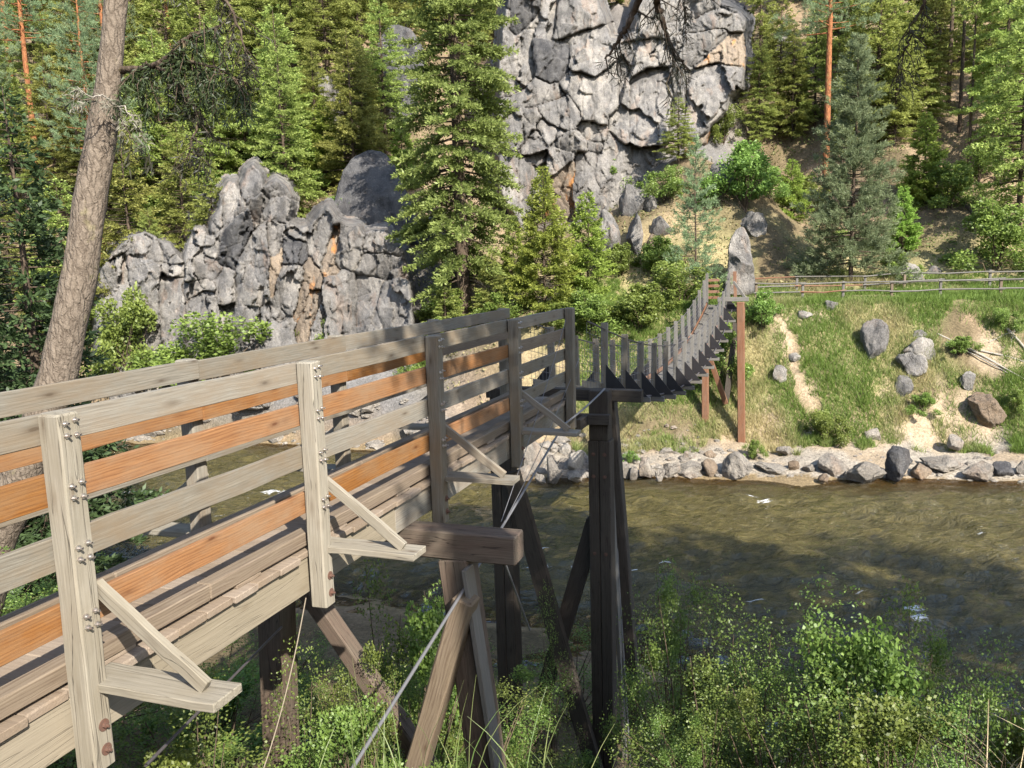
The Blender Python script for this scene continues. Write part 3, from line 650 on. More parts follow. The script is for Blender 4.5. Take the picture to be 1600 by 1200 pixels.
ICO3 = ico(3); ICO4 = ico(4)
def lump(seed, planes=13, lo=.42, hi=.86, rough=.06, big=False):
    r = np.random.default_rng(seed); V, F = ICO4 if big else ICO3; V = V.copy()
    for _ in range(planes):
        n_ = r.normal(size=3); n_ /= np.linalg.norm(n_); d = r.uniform(lo, hi); k = V @ n_ - d
        V = V - np.maximum(k, 0)[:, None] * n_ * .93
    V = V + V * (fbm(V * 1.6 + seed, seed % 90, 4)[:, None]) * rough * 1.6
    V = V * (1 + .05 * (1 - 2 * np.abs(fbm(V * 3 + seed, 33, 3))))[:, None]
    return V / np.abs(V).max(0), F
RIVER = [  # x0, x1, y0, y1 in the picture, on the far waterline
 (806,862,690,740,'large flat-faced river rock left of the shaded tower'), (851,876,712,752,'upright pale river rock with a lit face left of the tower'), (868,892,696,712,'small pale rock tucked behind the stones left of the tower'),
 (884,916,706,742,'blocky pale river rock touching the left edge of the tower'), (806,832,728,752,'low wet river rock behind the handrail end'), (886,914,738,753,'low stone at the water edge just left of the tower'),
 (836,856,742,755,'small wet stone in the water between the flat and upright river rocks'), (983,997,724,750,'narrow upright stone, first right of the tower at the water'), (998,1021,717,749,'pale wedge-shaped rock, second right of the tower at the water'),
 (1021,1040,733,752,'small low stone between the pale wedge rock and the flat grey rocks'), (1036,1063,722,746,'squat grey rock, fourth right of the tower at the water'), (1060,1098,722,746,'wide pale rock, fifth right of the tower at the water'),
 (1098,1126,720,746,'rounded tan rock just left of the large overhanging river rock'), (1132,1178,710,748,'large pale river rock with a dark overhang below the reddish pole'), (1178,1232,727,741,'long flat pale slab lying at the water edge'),
 (1232,1252,722,738,'small tan stone at the right end of the long flat slab'), (1280,1329,708,741,'broad pale boulder at the water edge left of the tall grey one'), (1279,1299,742,754,'small dark wet stone standing out in the river'),
 (1326,1385,725,757,'wide speckled boulder lying out in the river'), (1381,1427,700,752,'tall dark grey pointed boulder at the water edge'), (1426,1460,727,748,'brown slanting rock right of the tall pointed boulder'),
 (1444,1515,716,737,'long flat grey slab on the sandy beach'), (1506,1552,719,751,'pale rounded boulder at the sandy water edge'), (1554,1590,724,747,'dark wet boulder near the right edge of the river'),
 (1588,1620,722,745,'half cut off boulder at the right picture edge by the water'),
 (1476,1505,682,702,'light flat boulder alone on the gravel beach'), (1352,1382,670,690,'low stone at the top of the gravel beach under the grassy bank'), (1255,1278,726,740,'little stone left of the broad pale boulder'), (1215,1240,700,712,'small stone on the gravel above the long flat slab'), (1065,1080,706,722,'small pale stone on the bank foot behind the wide pale rock'),
 (1100,1118,705,718,'small stone on the bank foot behind the rounded tan rock'), (965,985,728,748,'grey stone half hidden at the right edge of the tower')]
BANK = [(1344,1392,503,567,'tall grey boulder leaning on the grassy bank, leftmost of the bank boulders'), (1399,1449,553,588,'rounded grey boulder in the middle of the bank boulders'), (1413,1464,530,568,'grey egg-shaped boulder resting above the middle bank boulder'),
 (1401,1432,586,620,'pale angular boulder lowest of the bank boulder cluster'), (1426,1452,515,534,'small boulder topmost of the bank boulder cluster'), (1518,1570,616,661,'large tan boulder in the eroded soil above the beach'), (1499,1527,578,608,'pale sunlit boulder below the fallen poles'),
 (1410,1447,413,450,'round grey boulder behind the rail fence'), (1448,1472,418,436,'small boulder right of the round one behind the fence'), (1206,1230,573,597,'small angular rock beside the trodden path'), (1235,1256,552,566,'flat stone in the grass right of the trodden path'), (1290,1310,470,486,'flat stone under the rail fence'), (1240,1270,488,500,'flat stone step at the top of the trodden path')]
def stone(x0, x1, y0, y1, lab, group, seed, mat, base=None):
    P = base if base is not None else hit((x0 + x1) / 2, y1 - 2); dist = P[1]
    w_ = (x1 - x0) * dist / FPX / 2 * 1.08; h_ = (y1 - y0) * dist / FPX * 1.02
    V, F = lump(seed, big=(x1 - x0) > 40); r = np.random.default_rng(seed)
    dep = max(w_, h_ * .5) * r.uniform(.75, 1.0)
    Mw = T((P[0], P[1] + dep * .4, P[2] + h_ * .36)) @ Matrix.Rotation(r.uniform(-.12, .12), 4, 'Y') @ Matrix.Rotation(r.uniform(-.2, .2), 4, 'Z')
    V = V * np.array([w_, dep, h_ * .66])
    return tag(put('boulder', mesh('stone', V, F, mat, True), Mw), lab, 'boulder', group)
for k, (x0, x1, y0, y1, lab) in enumerate(RIVER):
    stone(x0, x1, y0, y1, lab, 'boulders along the far waterline', 300 + k, M_STONEB if 'brown' in lab or 'tan' in lab else (M_ROCKD if 'dark' in lab and 'overhang' not in lab else M_STONE))
for k, (x0, x1, y0, y1, lab) in enumerate(BANK):
    stone(x0, x1, y0, y1, lab, 'boulders on the far bank', 400 + k, M_STONEB if 'tan' in lab else M_ROCK)
for k_, (poly, Yd, m_, lab) in enumerate(SINGLE):
    q_ = np.array(poly, float); (x0, y0), (x1, y1) = q_.min(0), q_.max(0)
    if k_ in (0, 1, 13):
        _seed[0] += 1; V, F, cen = block(poly, Yd, _seed[0], .3, at(*q_.mean(0), Yd)[2], thick=1.6, back=2.0, n=90, grow=1.0)
        tag(put('boulder', mesh('rock', V - cen, F, m_, True), T(cen)), lab, 'boulder'); continue
    B_ = hit(q_.mean(0)[0], y1 - 3, 44, 90); stone(x0, x1, y0, y1, lab, 'boulders on the slope', 500 + k_, m_, B_)
# riverside pebbles and rubble too small to count
r = np.random.default_rng(5); Vs, Fs, o_ = [], [], 0; V0, F0 = ico(1)
for k in range(2200):
    X_ = r.uniform(-24, 30); v_ = abs(r.normal(0, 1.5)) - .3 if X_ > -2 else r.uniform(-.3, 1.6)
    if X_ > 4 and r.random() < .4: v_ = r.uniform(-.4, 4.2)
    Y_ = float(far_line(X_)) + v_; sz = .06 + .34 * r.random() ** 4
    if X_ < 4: sz *= 1.5
    if X_ < -3 and r.random() < .7: continue
    if X_ > 9: sz *= .5
    if X_ > 9 and r.random() < .45: continue
    V = V0 + r.normal(0, .16, V0.shape); V = V * sz * np.array([1, .8, .6]); Vs.append(V + np.array([X_, Y_, 0])); Fs.append(F0 + o_); o_ += len(V)
V = np.concatenate(Vs); cx = np.repeat(np.array([q[:, :2].mean(0) for q in Vs]), len(V0), 0); V[:, 2] += height(cx[:, 0], cx[:, 1])
tag(put('shore_gravel', mesh('gravel', V, np.concatenate(Fs), M_STONE, False), Matrix.Identity(4)), 'pale stones and gravel strewn along the far water edge', 'gravel', kind='stuff')
# ------------------------------------------------------------------ approach ramp
def sV(s, off=0.0, z=0.0):
    """point on the bridge: s metres along from the first post, off outwards (towards the camera side)"""
    return Vector((-2.49 + .3363 * s + .9418 * off, 4.5 + .9418 * s - .3363 * off, z))
DV = Vector((.3363, .9418, 0)); NV = Vector((.9418, -.3363, 0)); UP = Vector((0, 0, 1))
PS = [-2.44, 0, 2.44, 4.88, 7.54, 10.41]            # posts along the ramp
def ztop(s): return 9.475 - .0125 * s
PW, WD = .15, 1.06                                  # post size, clear width between post rows
root = thing('timber_footbridge_ramp', sV(0, 0, 7.4), 'weathered timber footbridge ramp with grey and orange rails beside the river', 'footbridge')
boltV, boltF = tubes([([(0, 0, 0), (0, .045, 0)], .0075, 8), ([(0, .004, 0), (0, .018, 0), (0, .0181, 0)], [.017, .017, .001], 6)])
bolt_me = mesh('bolt', boltV, boltF, M_ZINC)
wV, wF = tubes([([(0, -.002, 0), (0, .006, 0), (0, .0065, 0)], [.036, .036, .001], 14), ([(0, .006, 0), (0, .024, 0), (0, .0245, 0)], [.018, .017, .001], 6), ([(0, .02, 0), (0, .04, 0), (0, .0405, 0)], [.009, .009, .001], 8)])
wash_me = mesh('washer', wV, wF, M_RUST)
def facing(p, outv):
    y = Vector(outv).normalized(); z = UP; x = y.cross(z)
    return Matrix(((x.x, y.x, z.x, p.x), (x.y, y.y, z.y, p.y), (x.z, y.z, z.z, p.z), (0, 0, 0, 1)))
RZ = [(0.0, .172), (.348, .176), (.70, .188), (1.10, .18)]
DK = 1.61                                            # deck surface below the post tops
rr = random.Random(4)
for side in (1, -1):
    base = 0.0 if side == 1 else -(WD + PW)          # offset of the row's post centre
    inner = base - side * PW / 2
    for k, s_ in enumerate(PS):
        zt = ztop(s_); lean = .01 * side
        p1 = sV(s_, base + lean, zt + .005); p0 = sV(s_, base, zt - 2.10)
        mt = M_PALE if (side == 1 and k <= 2) else M_GREY
        po = beam(root, 'post', p0, p1, PW if side == 1 else .14, PW if side == 1 else .14, mt, up=NV, bev=.012, share=False)
        if side == 1 and 1 <= k <= 4:
            for (dz, hh) in RZ:
                for u, q in ((-.036, .048), (.030, .038), (-.032, .115), (.034, .122)):
                    b = put('bolt', bolt_me, facing(sV(s_ + u, base + PW / 2, zt - dz - q), NV), po)
            put('bolt', bolt_me, facing(sV(s_ + .02, base + PW / 2, zt - 1.62), NV), po)
            for dz in (1.83, 1.98): put('washer', wash_me, facing(sV(s_ + .01, base + PW / 2, zt - dz), NV), po)
    # rails, one board per bay or two bays, butted over the posts
    mats = [M_GREY, M_ORNG, M_GREY, M_ORNG]
    for j, (dz, hh) in enumerate(RZ):
        for k in range(len(PS) - 1):
            a, b = PS[k], PS[k + 1]
            a += (.004 if j % 2 else -.004); b -= .004
            if k == 0: a -= .25
            if k == len(PS) - 2: b += PW / 2 - .01
            mt = mats[j]
            if k >= 3: mt = M_GREY if j != 1 else (M_ORNG if k == 3 else M_CURB)
            if k == 3 and j == 3: mt = M_ORNG
            if side == -1 and j == 3: mt = M_CURB
            z0 = ztop(a) - dz - hh / 2 + rr.uniform(-.006, .006); z1 = ztop(b) - dz - hh / 2 + rr.uniform(-.006, .006)
            oo = inner - side * .0245
            beam(root, 'rail', sV(a, oo, z0), sV(b, oo, z1), .046, hh + rr.uniform(-.006, .006), mt, up=UP, bev=.004, share=False)
    # stringer, curb and outriggers
    so_ = inner - side * .085
    for a, b in ((-2.7, .6), (.604, 4.0), (4.004, 7.4), (7.404, 10.6)):
        beam(root, 'stringer', sV(a, so_, ztop(a) - 1.822), sV(b, so_, ztop(b) - 1.822), .11, .31, M_STRG if a < 4 else M_GREY, up=UP, share=False)
    co = inner - side * .10
    for a, b in ((-2.7, 1.2), (1.206, 4.88), (4.886, 10.6)):
        beam(root, 'curb', sV(a, co, ztop(a) - 1.515), sV(b, co, ztop(b) - 1.515), .13, .12, M_CURB, up=UP, bev=.01, share=False)
    s_ = -2.4
    while s_ < 10.5:
        beam(root, 'spacer_block', sV(s_, co, ztop(s_) - 1.592), sV(s_ + .3, co, ztop(s_) - 1.592), .11, .034, M_DECK); s_ += 1.3
    for k, s_ in enumerate(PS[:-1]):
        if k == 0: continue
        zt = ztop(s_); e = base + side * PW / 2; out = .80
        beam(root, 'outrigger_plank', sV(s_ + .05 + PW / 2, inner + side * .004, zt - 1.602), sV(s_ + .05 + PW / 2, e + side * out, zt - 1.602), .245, .052, M_PALE if k < 3 else M_GREY, up=UP, bev=.004, share=False)
        beam(root, 'brace', sV(s_ + PW / 2 + .045, e - side * .06, zt - 1.03), sV(s_ + PW / 2 + .045, e + side * (out - .14), zt - 1.555), .085, .05, M_PALE if k < 3 else M_GREY, up=DV, bev=.004, share=False)
s_ = -2.62; k = 0
while s_ < 10.55:
    wdt = .285; z = ztop(s_) - DK - .0275
    e1, e2 = rr.uniform(.0, .022), rr.uniform(.0, .022)
    mid = s_ + wdt / 2
    near_post = any(abs(mid - q) < .22 for q in PS)
    a = -PW / 2 + (0.0 if not near_post else -.008) ; b = -(WD + PW) + PW / 2
    beam(root, 'deck_plank', sV(mid, a - (.004 if near_post else -.014 - e1), z), sV(mid, b + (.004 if near_post else -.014 - e2), z), wdt - .009, .053, M_DECK, up=UP, share=False)
    s_ += wdt; k += 1

# ------------------------------------------------------------------ trestle bent carrying the ramp
def P(x, y, Y): return Vector(at(x, y, Y))
cs = 4.35; zc = ztop(cs) - 1.978 - .15
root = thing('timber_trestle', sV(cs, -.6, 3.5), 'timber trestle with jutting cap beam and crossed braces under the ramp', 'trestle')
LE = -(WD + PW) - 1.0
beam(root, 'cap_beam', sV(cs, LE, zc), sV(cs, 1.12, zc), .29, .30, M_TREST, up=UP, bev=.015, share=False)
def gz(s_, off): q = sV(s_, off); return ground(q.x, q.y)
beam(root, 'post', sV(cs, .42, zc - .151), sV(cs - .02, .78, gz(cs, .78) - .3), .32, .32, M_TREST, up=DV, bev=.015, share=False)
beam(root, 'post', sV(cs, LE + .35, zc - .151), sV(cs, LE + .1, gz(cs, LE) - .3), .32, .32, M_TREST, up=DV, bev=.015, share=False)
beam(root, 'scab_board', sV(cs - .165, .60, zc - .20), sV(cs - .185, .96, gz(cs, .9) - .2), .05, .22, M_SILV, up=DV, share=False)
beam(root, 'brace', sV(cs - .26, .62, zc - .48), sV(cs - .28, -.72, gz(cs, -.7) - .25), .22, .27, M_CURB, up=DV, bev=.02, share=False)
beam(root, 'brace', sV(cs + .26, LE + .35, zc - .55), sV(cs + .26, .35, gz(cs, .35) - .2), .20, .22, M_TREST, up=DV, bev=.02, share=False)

# ------------------------------------------------------------------ shaded tower at the end of the ramp
ts = 11.35
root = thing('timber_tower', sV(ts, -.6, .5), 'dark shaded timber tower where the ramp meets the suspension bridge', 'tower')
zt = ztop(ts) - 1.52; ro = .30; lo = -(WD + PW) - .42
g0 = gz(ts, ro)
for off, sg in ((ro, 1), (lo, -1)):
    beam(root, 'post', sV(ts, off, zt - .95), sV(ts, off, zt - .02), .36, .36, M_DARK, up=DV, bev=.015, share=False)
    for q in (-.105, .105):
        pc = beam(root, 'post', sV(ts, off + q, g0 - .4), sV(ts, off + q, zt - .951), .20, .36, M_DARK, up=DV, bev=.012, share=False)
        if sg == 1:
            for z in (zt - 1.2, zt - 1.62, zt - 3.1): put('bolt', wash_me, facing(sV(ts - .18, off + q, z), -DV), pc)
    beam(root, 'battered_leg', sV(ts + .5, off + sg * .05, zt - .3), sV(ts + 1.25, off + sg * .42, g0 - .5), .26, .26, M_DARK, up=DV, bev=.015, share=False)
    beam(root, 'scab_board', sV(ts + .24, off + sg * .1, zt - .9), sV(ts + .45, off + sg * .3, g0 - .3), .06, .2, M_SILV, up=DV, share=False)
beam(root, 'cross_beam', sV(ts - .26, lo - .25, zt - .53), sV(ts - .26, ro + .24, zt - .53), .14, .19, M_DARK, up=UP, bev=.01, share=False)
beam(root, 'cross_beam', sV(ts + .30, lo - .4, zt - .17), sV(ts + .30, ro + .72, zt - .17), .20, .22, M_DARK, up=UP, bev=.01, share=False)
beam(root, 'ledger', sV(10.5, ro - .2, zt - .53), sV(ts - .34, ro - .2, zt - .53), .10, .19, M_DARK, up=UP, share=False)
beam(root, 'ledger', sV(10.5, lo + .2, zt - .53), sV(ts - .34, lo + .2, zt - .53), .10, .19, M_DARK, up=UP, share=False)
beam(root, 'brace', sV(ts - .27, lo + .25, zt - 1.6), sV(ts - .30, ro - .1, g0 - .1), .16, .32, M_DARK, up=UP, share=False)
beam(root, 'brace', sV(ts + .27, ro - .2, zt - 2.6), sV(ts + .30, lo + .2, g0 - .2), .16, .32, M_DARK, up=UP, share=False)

# ------------------------------------------------------------------ suspension bridge
NS = 15; s0, ds = 13.17, 1.93
ss = np.array([s0 + ds * k for k in range(NS)])
tx = [(948, 612), (1005, 617), (1044, 607), (1073, 590), (1102, 556), (1125, 515), (1138, 478)]
pts = []
for x_, y_ in tx:       # the hanging curve, read where the near edge of the deck crosses these bearings
    best = min(np.linspace(12, 42, 900), key=lambda q: abs(proj(np.array(sV(q, 0, 7.0)))[0] - x_)); Yq = sV(best).y
    pts.append((best, at(x_, y_, Yq)[2]))
pts = np.array(pts); cf = np.polyfit(pts[:, 0], pts[:, 1], 3)
def zs(s_): return float(np.polyval(cf, s_)) if s_ > 12.6 else float(np.interp(s_, [11.4, 12.6], [zt - .02, np.polyval(cf, 12.6)]))
ENDS = s0 + ds * (NS - 1)
root = thing('suspension_bridge', sV(25, -.5, zs(25)), 'sagging wooden suspension footbridge with grey stanchions and black gusset plates', 'suspension bridge')
nw = -.05; fw_ = -(WD + PW) + .05
GH = .62
gus = mesh('gusset', np.array([(0, -.006, 0), (.50, -.006, 0), (0, -.006, GH), (0, .006, 0), (.50, .006, 0), (0, .006, GH)]), [np.array([(0, 1, 2), (3, 5, 4)]), np.array([(0, 3, 4, 1), (1, 4, 5, 2), (2, 5, 3, 0)])], M_BLACK)
for k, s_ in enumerate(ss):
    z = zs(s_); sl = zs(s_ + .2) - zs(s_ - .2)
    fb = beam(root, 'floor_beam', sV(s_, fw_ - .6, z - .10), sV(s_, nw + .6, z - .10), .09, .12, M_SILV, up=UP)
    for off, sg in ((nw, 1), (fw_, -1)):
        st = beam(root, 'stanchion', sV(s_, off, z - .04), sV(s_, off + sg * .02, z + 1.38 + .05 * math.sin(k * 5.1 + sg)), .09, .14, M_GREY if k < 5 else M_SILV, up=NV, share=True)
        a = NV * sg; b = UP.cross(a); p = sV(s_ - .06, off + sg * .05, z - .035)
        put('gusset_plate', gus, Matrix(((a.x, b.x, 0, p.x), (a.y, b.y, 0, p.y), (0, 0, 1, p.z), (0, 0, 0, 1))), st)
s_ = 11.75
while s_ < ENDS + .6:
    z = zs(s_)
    beam(root, 'deck_plank', sV(s_, fw_ + .07, z + .0), sV(s_, nw - .07, z + .0), .19, .045, M_SILV if s_ > 18 else M_DECK, up=UP, warp=0)
    s_ += .215
for off in (nw, fw_):
    q = np.linspace(11.7, ENDS + 1.0, 50)
    V, F = tube([tuple(sV(t_, off + (.03 if off == nw else -.03), zs(t_) + 1.28)) for t_ in q], .016, 6); put('handrail_cable', mesh('cable', V, F, M_DCABLE), Matrix.Identity(4), root)
    V, F = tube([tuple(sV(t_, off + (.28 if off == nw else -.28), zs(t_) - .02)) for t_ in q], .022, 6); put('main_cable', mesh('cable', V, F, M_DCABLE), Matrix.Identity(4), root)
    L_ = []
    for hgt in (.18, .36, .54, .72, .90, 1.08): L_.append(([tuple(sV(t_, off, zs(t_) + hgt)) for t_ in q], .0045, 4))
    for t_ in np.arange(11.8, ENDS + .8, .24): L_.append(([tuple(sV(t_, off, zs(t_) + .05)), tuple(sV(t_, off, zs(t_) + 1.27))], .0035, 4))
    V, F = tubes(L_); put('wire_netting', mesh('wire_netting', V, F, M_CABLE), Matrix.Identity(4), root)
    for a, b in zip(np.arange(11.7, ENDS, 3.86), np.arange(11.7, ENDS, 3.86) + 3.84):
        b = min(b, ENDS + .5); beam(root, 'kick_board', sV(a, off - (.07 if off == nw else -.07), zs(a) + .10), sV(b, off - (.07 if off == nw else -.07), zs(b) + .10), .04, .14, M_GREY if a < 20 else M_RED, up=UP, share=False)
eS = ENDS + 1.1
for off in (nw, fw_): beam(root, 'end_post', sV(eS, off, zs(eS) - .3), sV(eS, off, zs(eS) + 1.5), .14, .14, M_SILV, up=NV)
for q in range(4): beam(root, 'end_board', sV(eS + .1, fw_ + .05, zs(eS) + .25 + .3 * q), sV(eS + .1, fw_ + .62, zs(eS) + .25 + .3 * q), .04, .14, M_RED, up=UP)

# far tower
fs = ENDS - .6; zf = zs(fs) - .25
root = thing('timber_pier', sV(fs, 0, .8), 'reddish timber pier poles carrying the far end of the suspension bridge', 'pier')
pRb = Vector(hit(1159, 690)); pR = Vector(at(1157, 472, pRb.y + .2))
pRb.z = min(pRb.z, ground(pRb.x, pRb.y) - .4); beam(root, 'post', pRb, pR, .36, .36, M_RED, up=DV, bev=.03, share=False)
q = Vector(at(1160, 480, pRb.y + 1.4)); beam(root, 'post', Vector((q.x, q.y, ground(q.x, q.y) - .4)), q, .26, .26, M_RED, up=DV, bev=.03, share=False)
beam(root, 'cap_beam', sV(fs + .1, nw - .4, pR.z + .10), sV(fs + .1, nw + 1.1, pR.z + .10), .2, .2, M_SILV, up=UP, share=False)
pLb = Vector(hit(1102, 660)); pL = Vector(at(1102, 558, pLb.y)); pLb.z = min(pLb.z, ground(pLb.x, pLb.y) - .3)
beam(root, 'post', pLb, pL, .34, .34, M_RED, up=DV, bev=.03, share=False)
beam(root, 'brace', Vector(at(1109, 560, pLb.y - .1)), Vector(at(1134, 630, pLb.y + .4)), .24, .24, M_RED, up=DV, share=False)
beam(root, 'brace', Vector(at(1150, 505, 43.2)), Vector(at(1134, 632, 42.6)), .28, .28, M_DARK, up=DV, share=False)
beam(root, 'bearing_beam', Vector(at(1080, 557, pLb.y)), Vector(at(1122, 548, pLb.y)), .2, .22, M_SILV, up=UP, share=False)
beam(root, 'strut', Vector(at(1146, 440, 43.4)), Vector(at(1168, 470, 43.0)), .1, .12, M_SILV, up=UP, share=False)
beam(root, 'marker_post', Vector(at(1149, 470, 44.6)), Vector(at(1148, 424, 44.6)), .16, .16, M_RED, up=DV, share=False)

# cables
def cable(label, p, rad, mat, cat='cable', sag=.0, n=14, name='steel_cable'):
    p = [Vector(q) for q in p]; pt = []
    for a, b in zip(p[:-1], p[1:]):
        for t_ in np.linspace(0, 1, n, endpoint=False):
            q = a.lerp(b, t_); q.z -= sag * 4 * t_ * (1 - t_); pt.append(tuple(q))
    pt.append(tuple(p[-1])); c0 = Vector(pt[-1]); V, F = tube(np.array(pt) - np.array(c0), rad, 8)
    return tag(put(name, mesh('cable', V, F, mat, True), T(c0)), label, cat)
gA = at(548, 1205, 5.6)
cable('thick grey guy cable slanting from the tower down to the grassy foreground', [tuple(sV(11.2, .42, zt + .02)), P(880, 664, 13.2), tuple(gA), tuple(Vector(gA) + (Vector(gA) - P(880, 664, 13.2)) * .12)], .0165, M_CABLE, sag=.03)
cable('thin cord hanging from the ramp stringer to the bushes below', [P(478, 934, 6.9), P(412, 1200, 6.2)], .005, M_ROPE, 'cord', .10, name='hanging_cord')
cable('dark cable running under the ramp towards the lower left', [P(440, 980, 8.6), P(228, 1196, 4.9)], .012, M_DCABLE)
cable('thin wire running down from the ramp end post to the trestle cap', [P(884, 500, 14.2), P(842, 640, 12.2), P(783, 815, 9.1)], .005, M_CABLE, 'wire', .02, name='steel_wire')
cable('thin wire beside the thick guy cable, nearer the tower post', [P(905, 560, 15.0), P(850, 690, 12.2), P(790, 812, 9.2)], .005, M_CABLE, 'wire', .02, name='steel_wire')
cable('dark cable along the leaning tower leg behind the trestle cap', [P(785, 868, 10.5), P(828, 985, 11.5)], .014, M_CABLE)
cable('cable descending along the right side of the shaded tower', [P(957, 690, 16.0), P(966, 900, 15.6), P(985, 1200, 15.2)], .025, M_CABLE)

# ------------------------------------------------------------------ fences along the trail
def fence(label, posts, mat, nr, hgt, bench):
    P_ = [Vector(hit(x, y, 36, 60)) if Yd is None else Vector(at(x, y, Yd)) for x, y, Yd in posts]
    for q in P_:
        for _ in range(6): k_ = (float(far_line(q.x)) + bench) / q.y; q.x *= k_; q.y *= k_
        q.z = ground(q.x, q.y)
    rt = thing('rail_fence', P_[0], label, 'fence'); rf = random.Random(9)
    for q in P_: beam(rt, 'post', q - Vector((0, 0, .3)), q + Vector((rf.uniform(-.03, .03), 0, hgt + rf.uniform(-.06, .08))), .15, .15, M_CURB if rf.random() < .5 else M_SILV, up=DV, bev=.04, share=False)
    for a, b in zip(P_[:-1], P_[1:]):
        for k in range(nr):
            h = hgt * (.92 - .45 * k); e = Vector((0, -.11, 0)); ext = (b - a).normalized() * .15
            V, F = tube(np.array([tuple(a + e - ext + Vector((0, 0, h + rf.uniform(-.05, .05)))), tuple(a.lerp(b, .5) + e + Vector((0, 0, h + rf.uniform(-.07, .03)))), tuple(b + e + ext + Vector((0, 0, h + rf.uniform(-.05, .05))))]) - np.array(a), [.045, .042, .038], 7)
            # length along Z so that the bark grain runs with the rail
            put('rail', mesh('rail', V, F, M_SILV if rf.random() < .75 else M_RED, True), T(a), rt)
fence('front split rail fence along the river edge of the trail', [(1181, 478, 46.3), (1253, 484, 45.6), (1316, 486, 45.2), (1392, 478, 45.0), (1468, 474, 44.4), (1562, 482, 42.6), (1640, 486, 41.6)], M_SILV, 2, 1.1, 10.6)
fence('rear split rail fence on the hill side of the trail', [(1160, 466, 49.6), (1244, 470, 49.2), (1350, 472, 48.6), (1412, 466, 48.2), (1545, 462, 46.8), (1650, 462, 45.8)], M_SILV, 2, 1.1, 13.6)

# fallen poles on the bank
LOGS = [((1465, 527), (1612, 606), .05, 'long bleached pole fallen across the bank boulders'), ((1478, 540), (1575, 590), .04, 'shorter bleached pole lying just below the long one'), ((1530, 553), (1625, 580), .05, 'bleached pole at the right lying less steeply than the others'),
        ((1470, 530), (1560, 575), .035, 'thin dark stick lying between the fallen poles'), ((1560, 505), (1625, 580), .07, 'brown fallen log at the far right of the bank'), ((1575, 560), (1590, 500), .03, 'thin dead stem sticking up at the right bank edge'), ((1545, 540), (1600, 520), .03, 'pale dead branch above the right fallen pole')]
for (a, b, r_, lab) in LOGS:
    pa = np.array(hit(*a)); pb = np.array(hit(min(b[0], 1640), b[1])); pa[2] += .18; pb[2] += .22; mid = (pa + pb) / 2 + np.array([0, 0, .08])
    V, F = tube(np.array([pa, mid, pb]) - pa, [r_, r_ * .9, r_ * .6], 7); tag(put('fallen_pole', mesh('pole', V, F, M_DEAD, True), T(pa)), lab, 'fallen pole', 'fallen poles on the bank')
P_a = np.array(at(1480, 262, 60)); P_b = np.array(at(1532, 322, 55))
P_a[2] = ground(P_a[0], P_a[1]) + .5; P_b[2] = ground(P_b[0], P_b[1]) + .3
V, F = tube(np.array([P_a, (P_a + P_b) / 2, P_b]) - P_a, [.12, .13, .15], 8); tag(put('fallen_log', mesh('log', V, F, M_BARK, True), T(P_a)), 'dark log fallen downhill in the shade at the right', 'log')
# ------------------------------------------------------------------ foliage kits
def rot_frames(d):
    d = d / (np.linalg.norm(d, axis=1)[:, None] + 1e-9); ref = np.where(np.abs(d[:, 2:3]) < .9, np.array([[0, 0, 1.0]]), np.array([[1.0, 0, 0]]))
    u = np.cross(d, ref); u /= np.linalg.norm(u, axis=1)[:, None] + 1e-9; return d, u, np.cross(u, d)
def diamonds(pos, d, length, width, r, fold=.0):
    """one flat lozenge (two triangles) per sprig, lying along d"""
    d, u, w_ = rot_frames(d); n = len(pos); a = r.uniform(0, math.pi, n)[:, None] if fold == 0 else r.normal(0, fold, n)[:, None]
    s_ = u * np.cos(a) + w_ * np.sin(a); L_ = np.broadcast_to(length, (n,))[:, None]; W_ = np.broadcast_to(width, (n,))[:, None]
    V = np.stack([pos, pos + d * L_ * .45 + s_ * W_ * .5, pos + d * L_, pos + d * L_ * .45 - s_ * W_ * .5], 1).reshape(-1, 3)
    return V, np.arange(n * 4).reshape(n, 4)
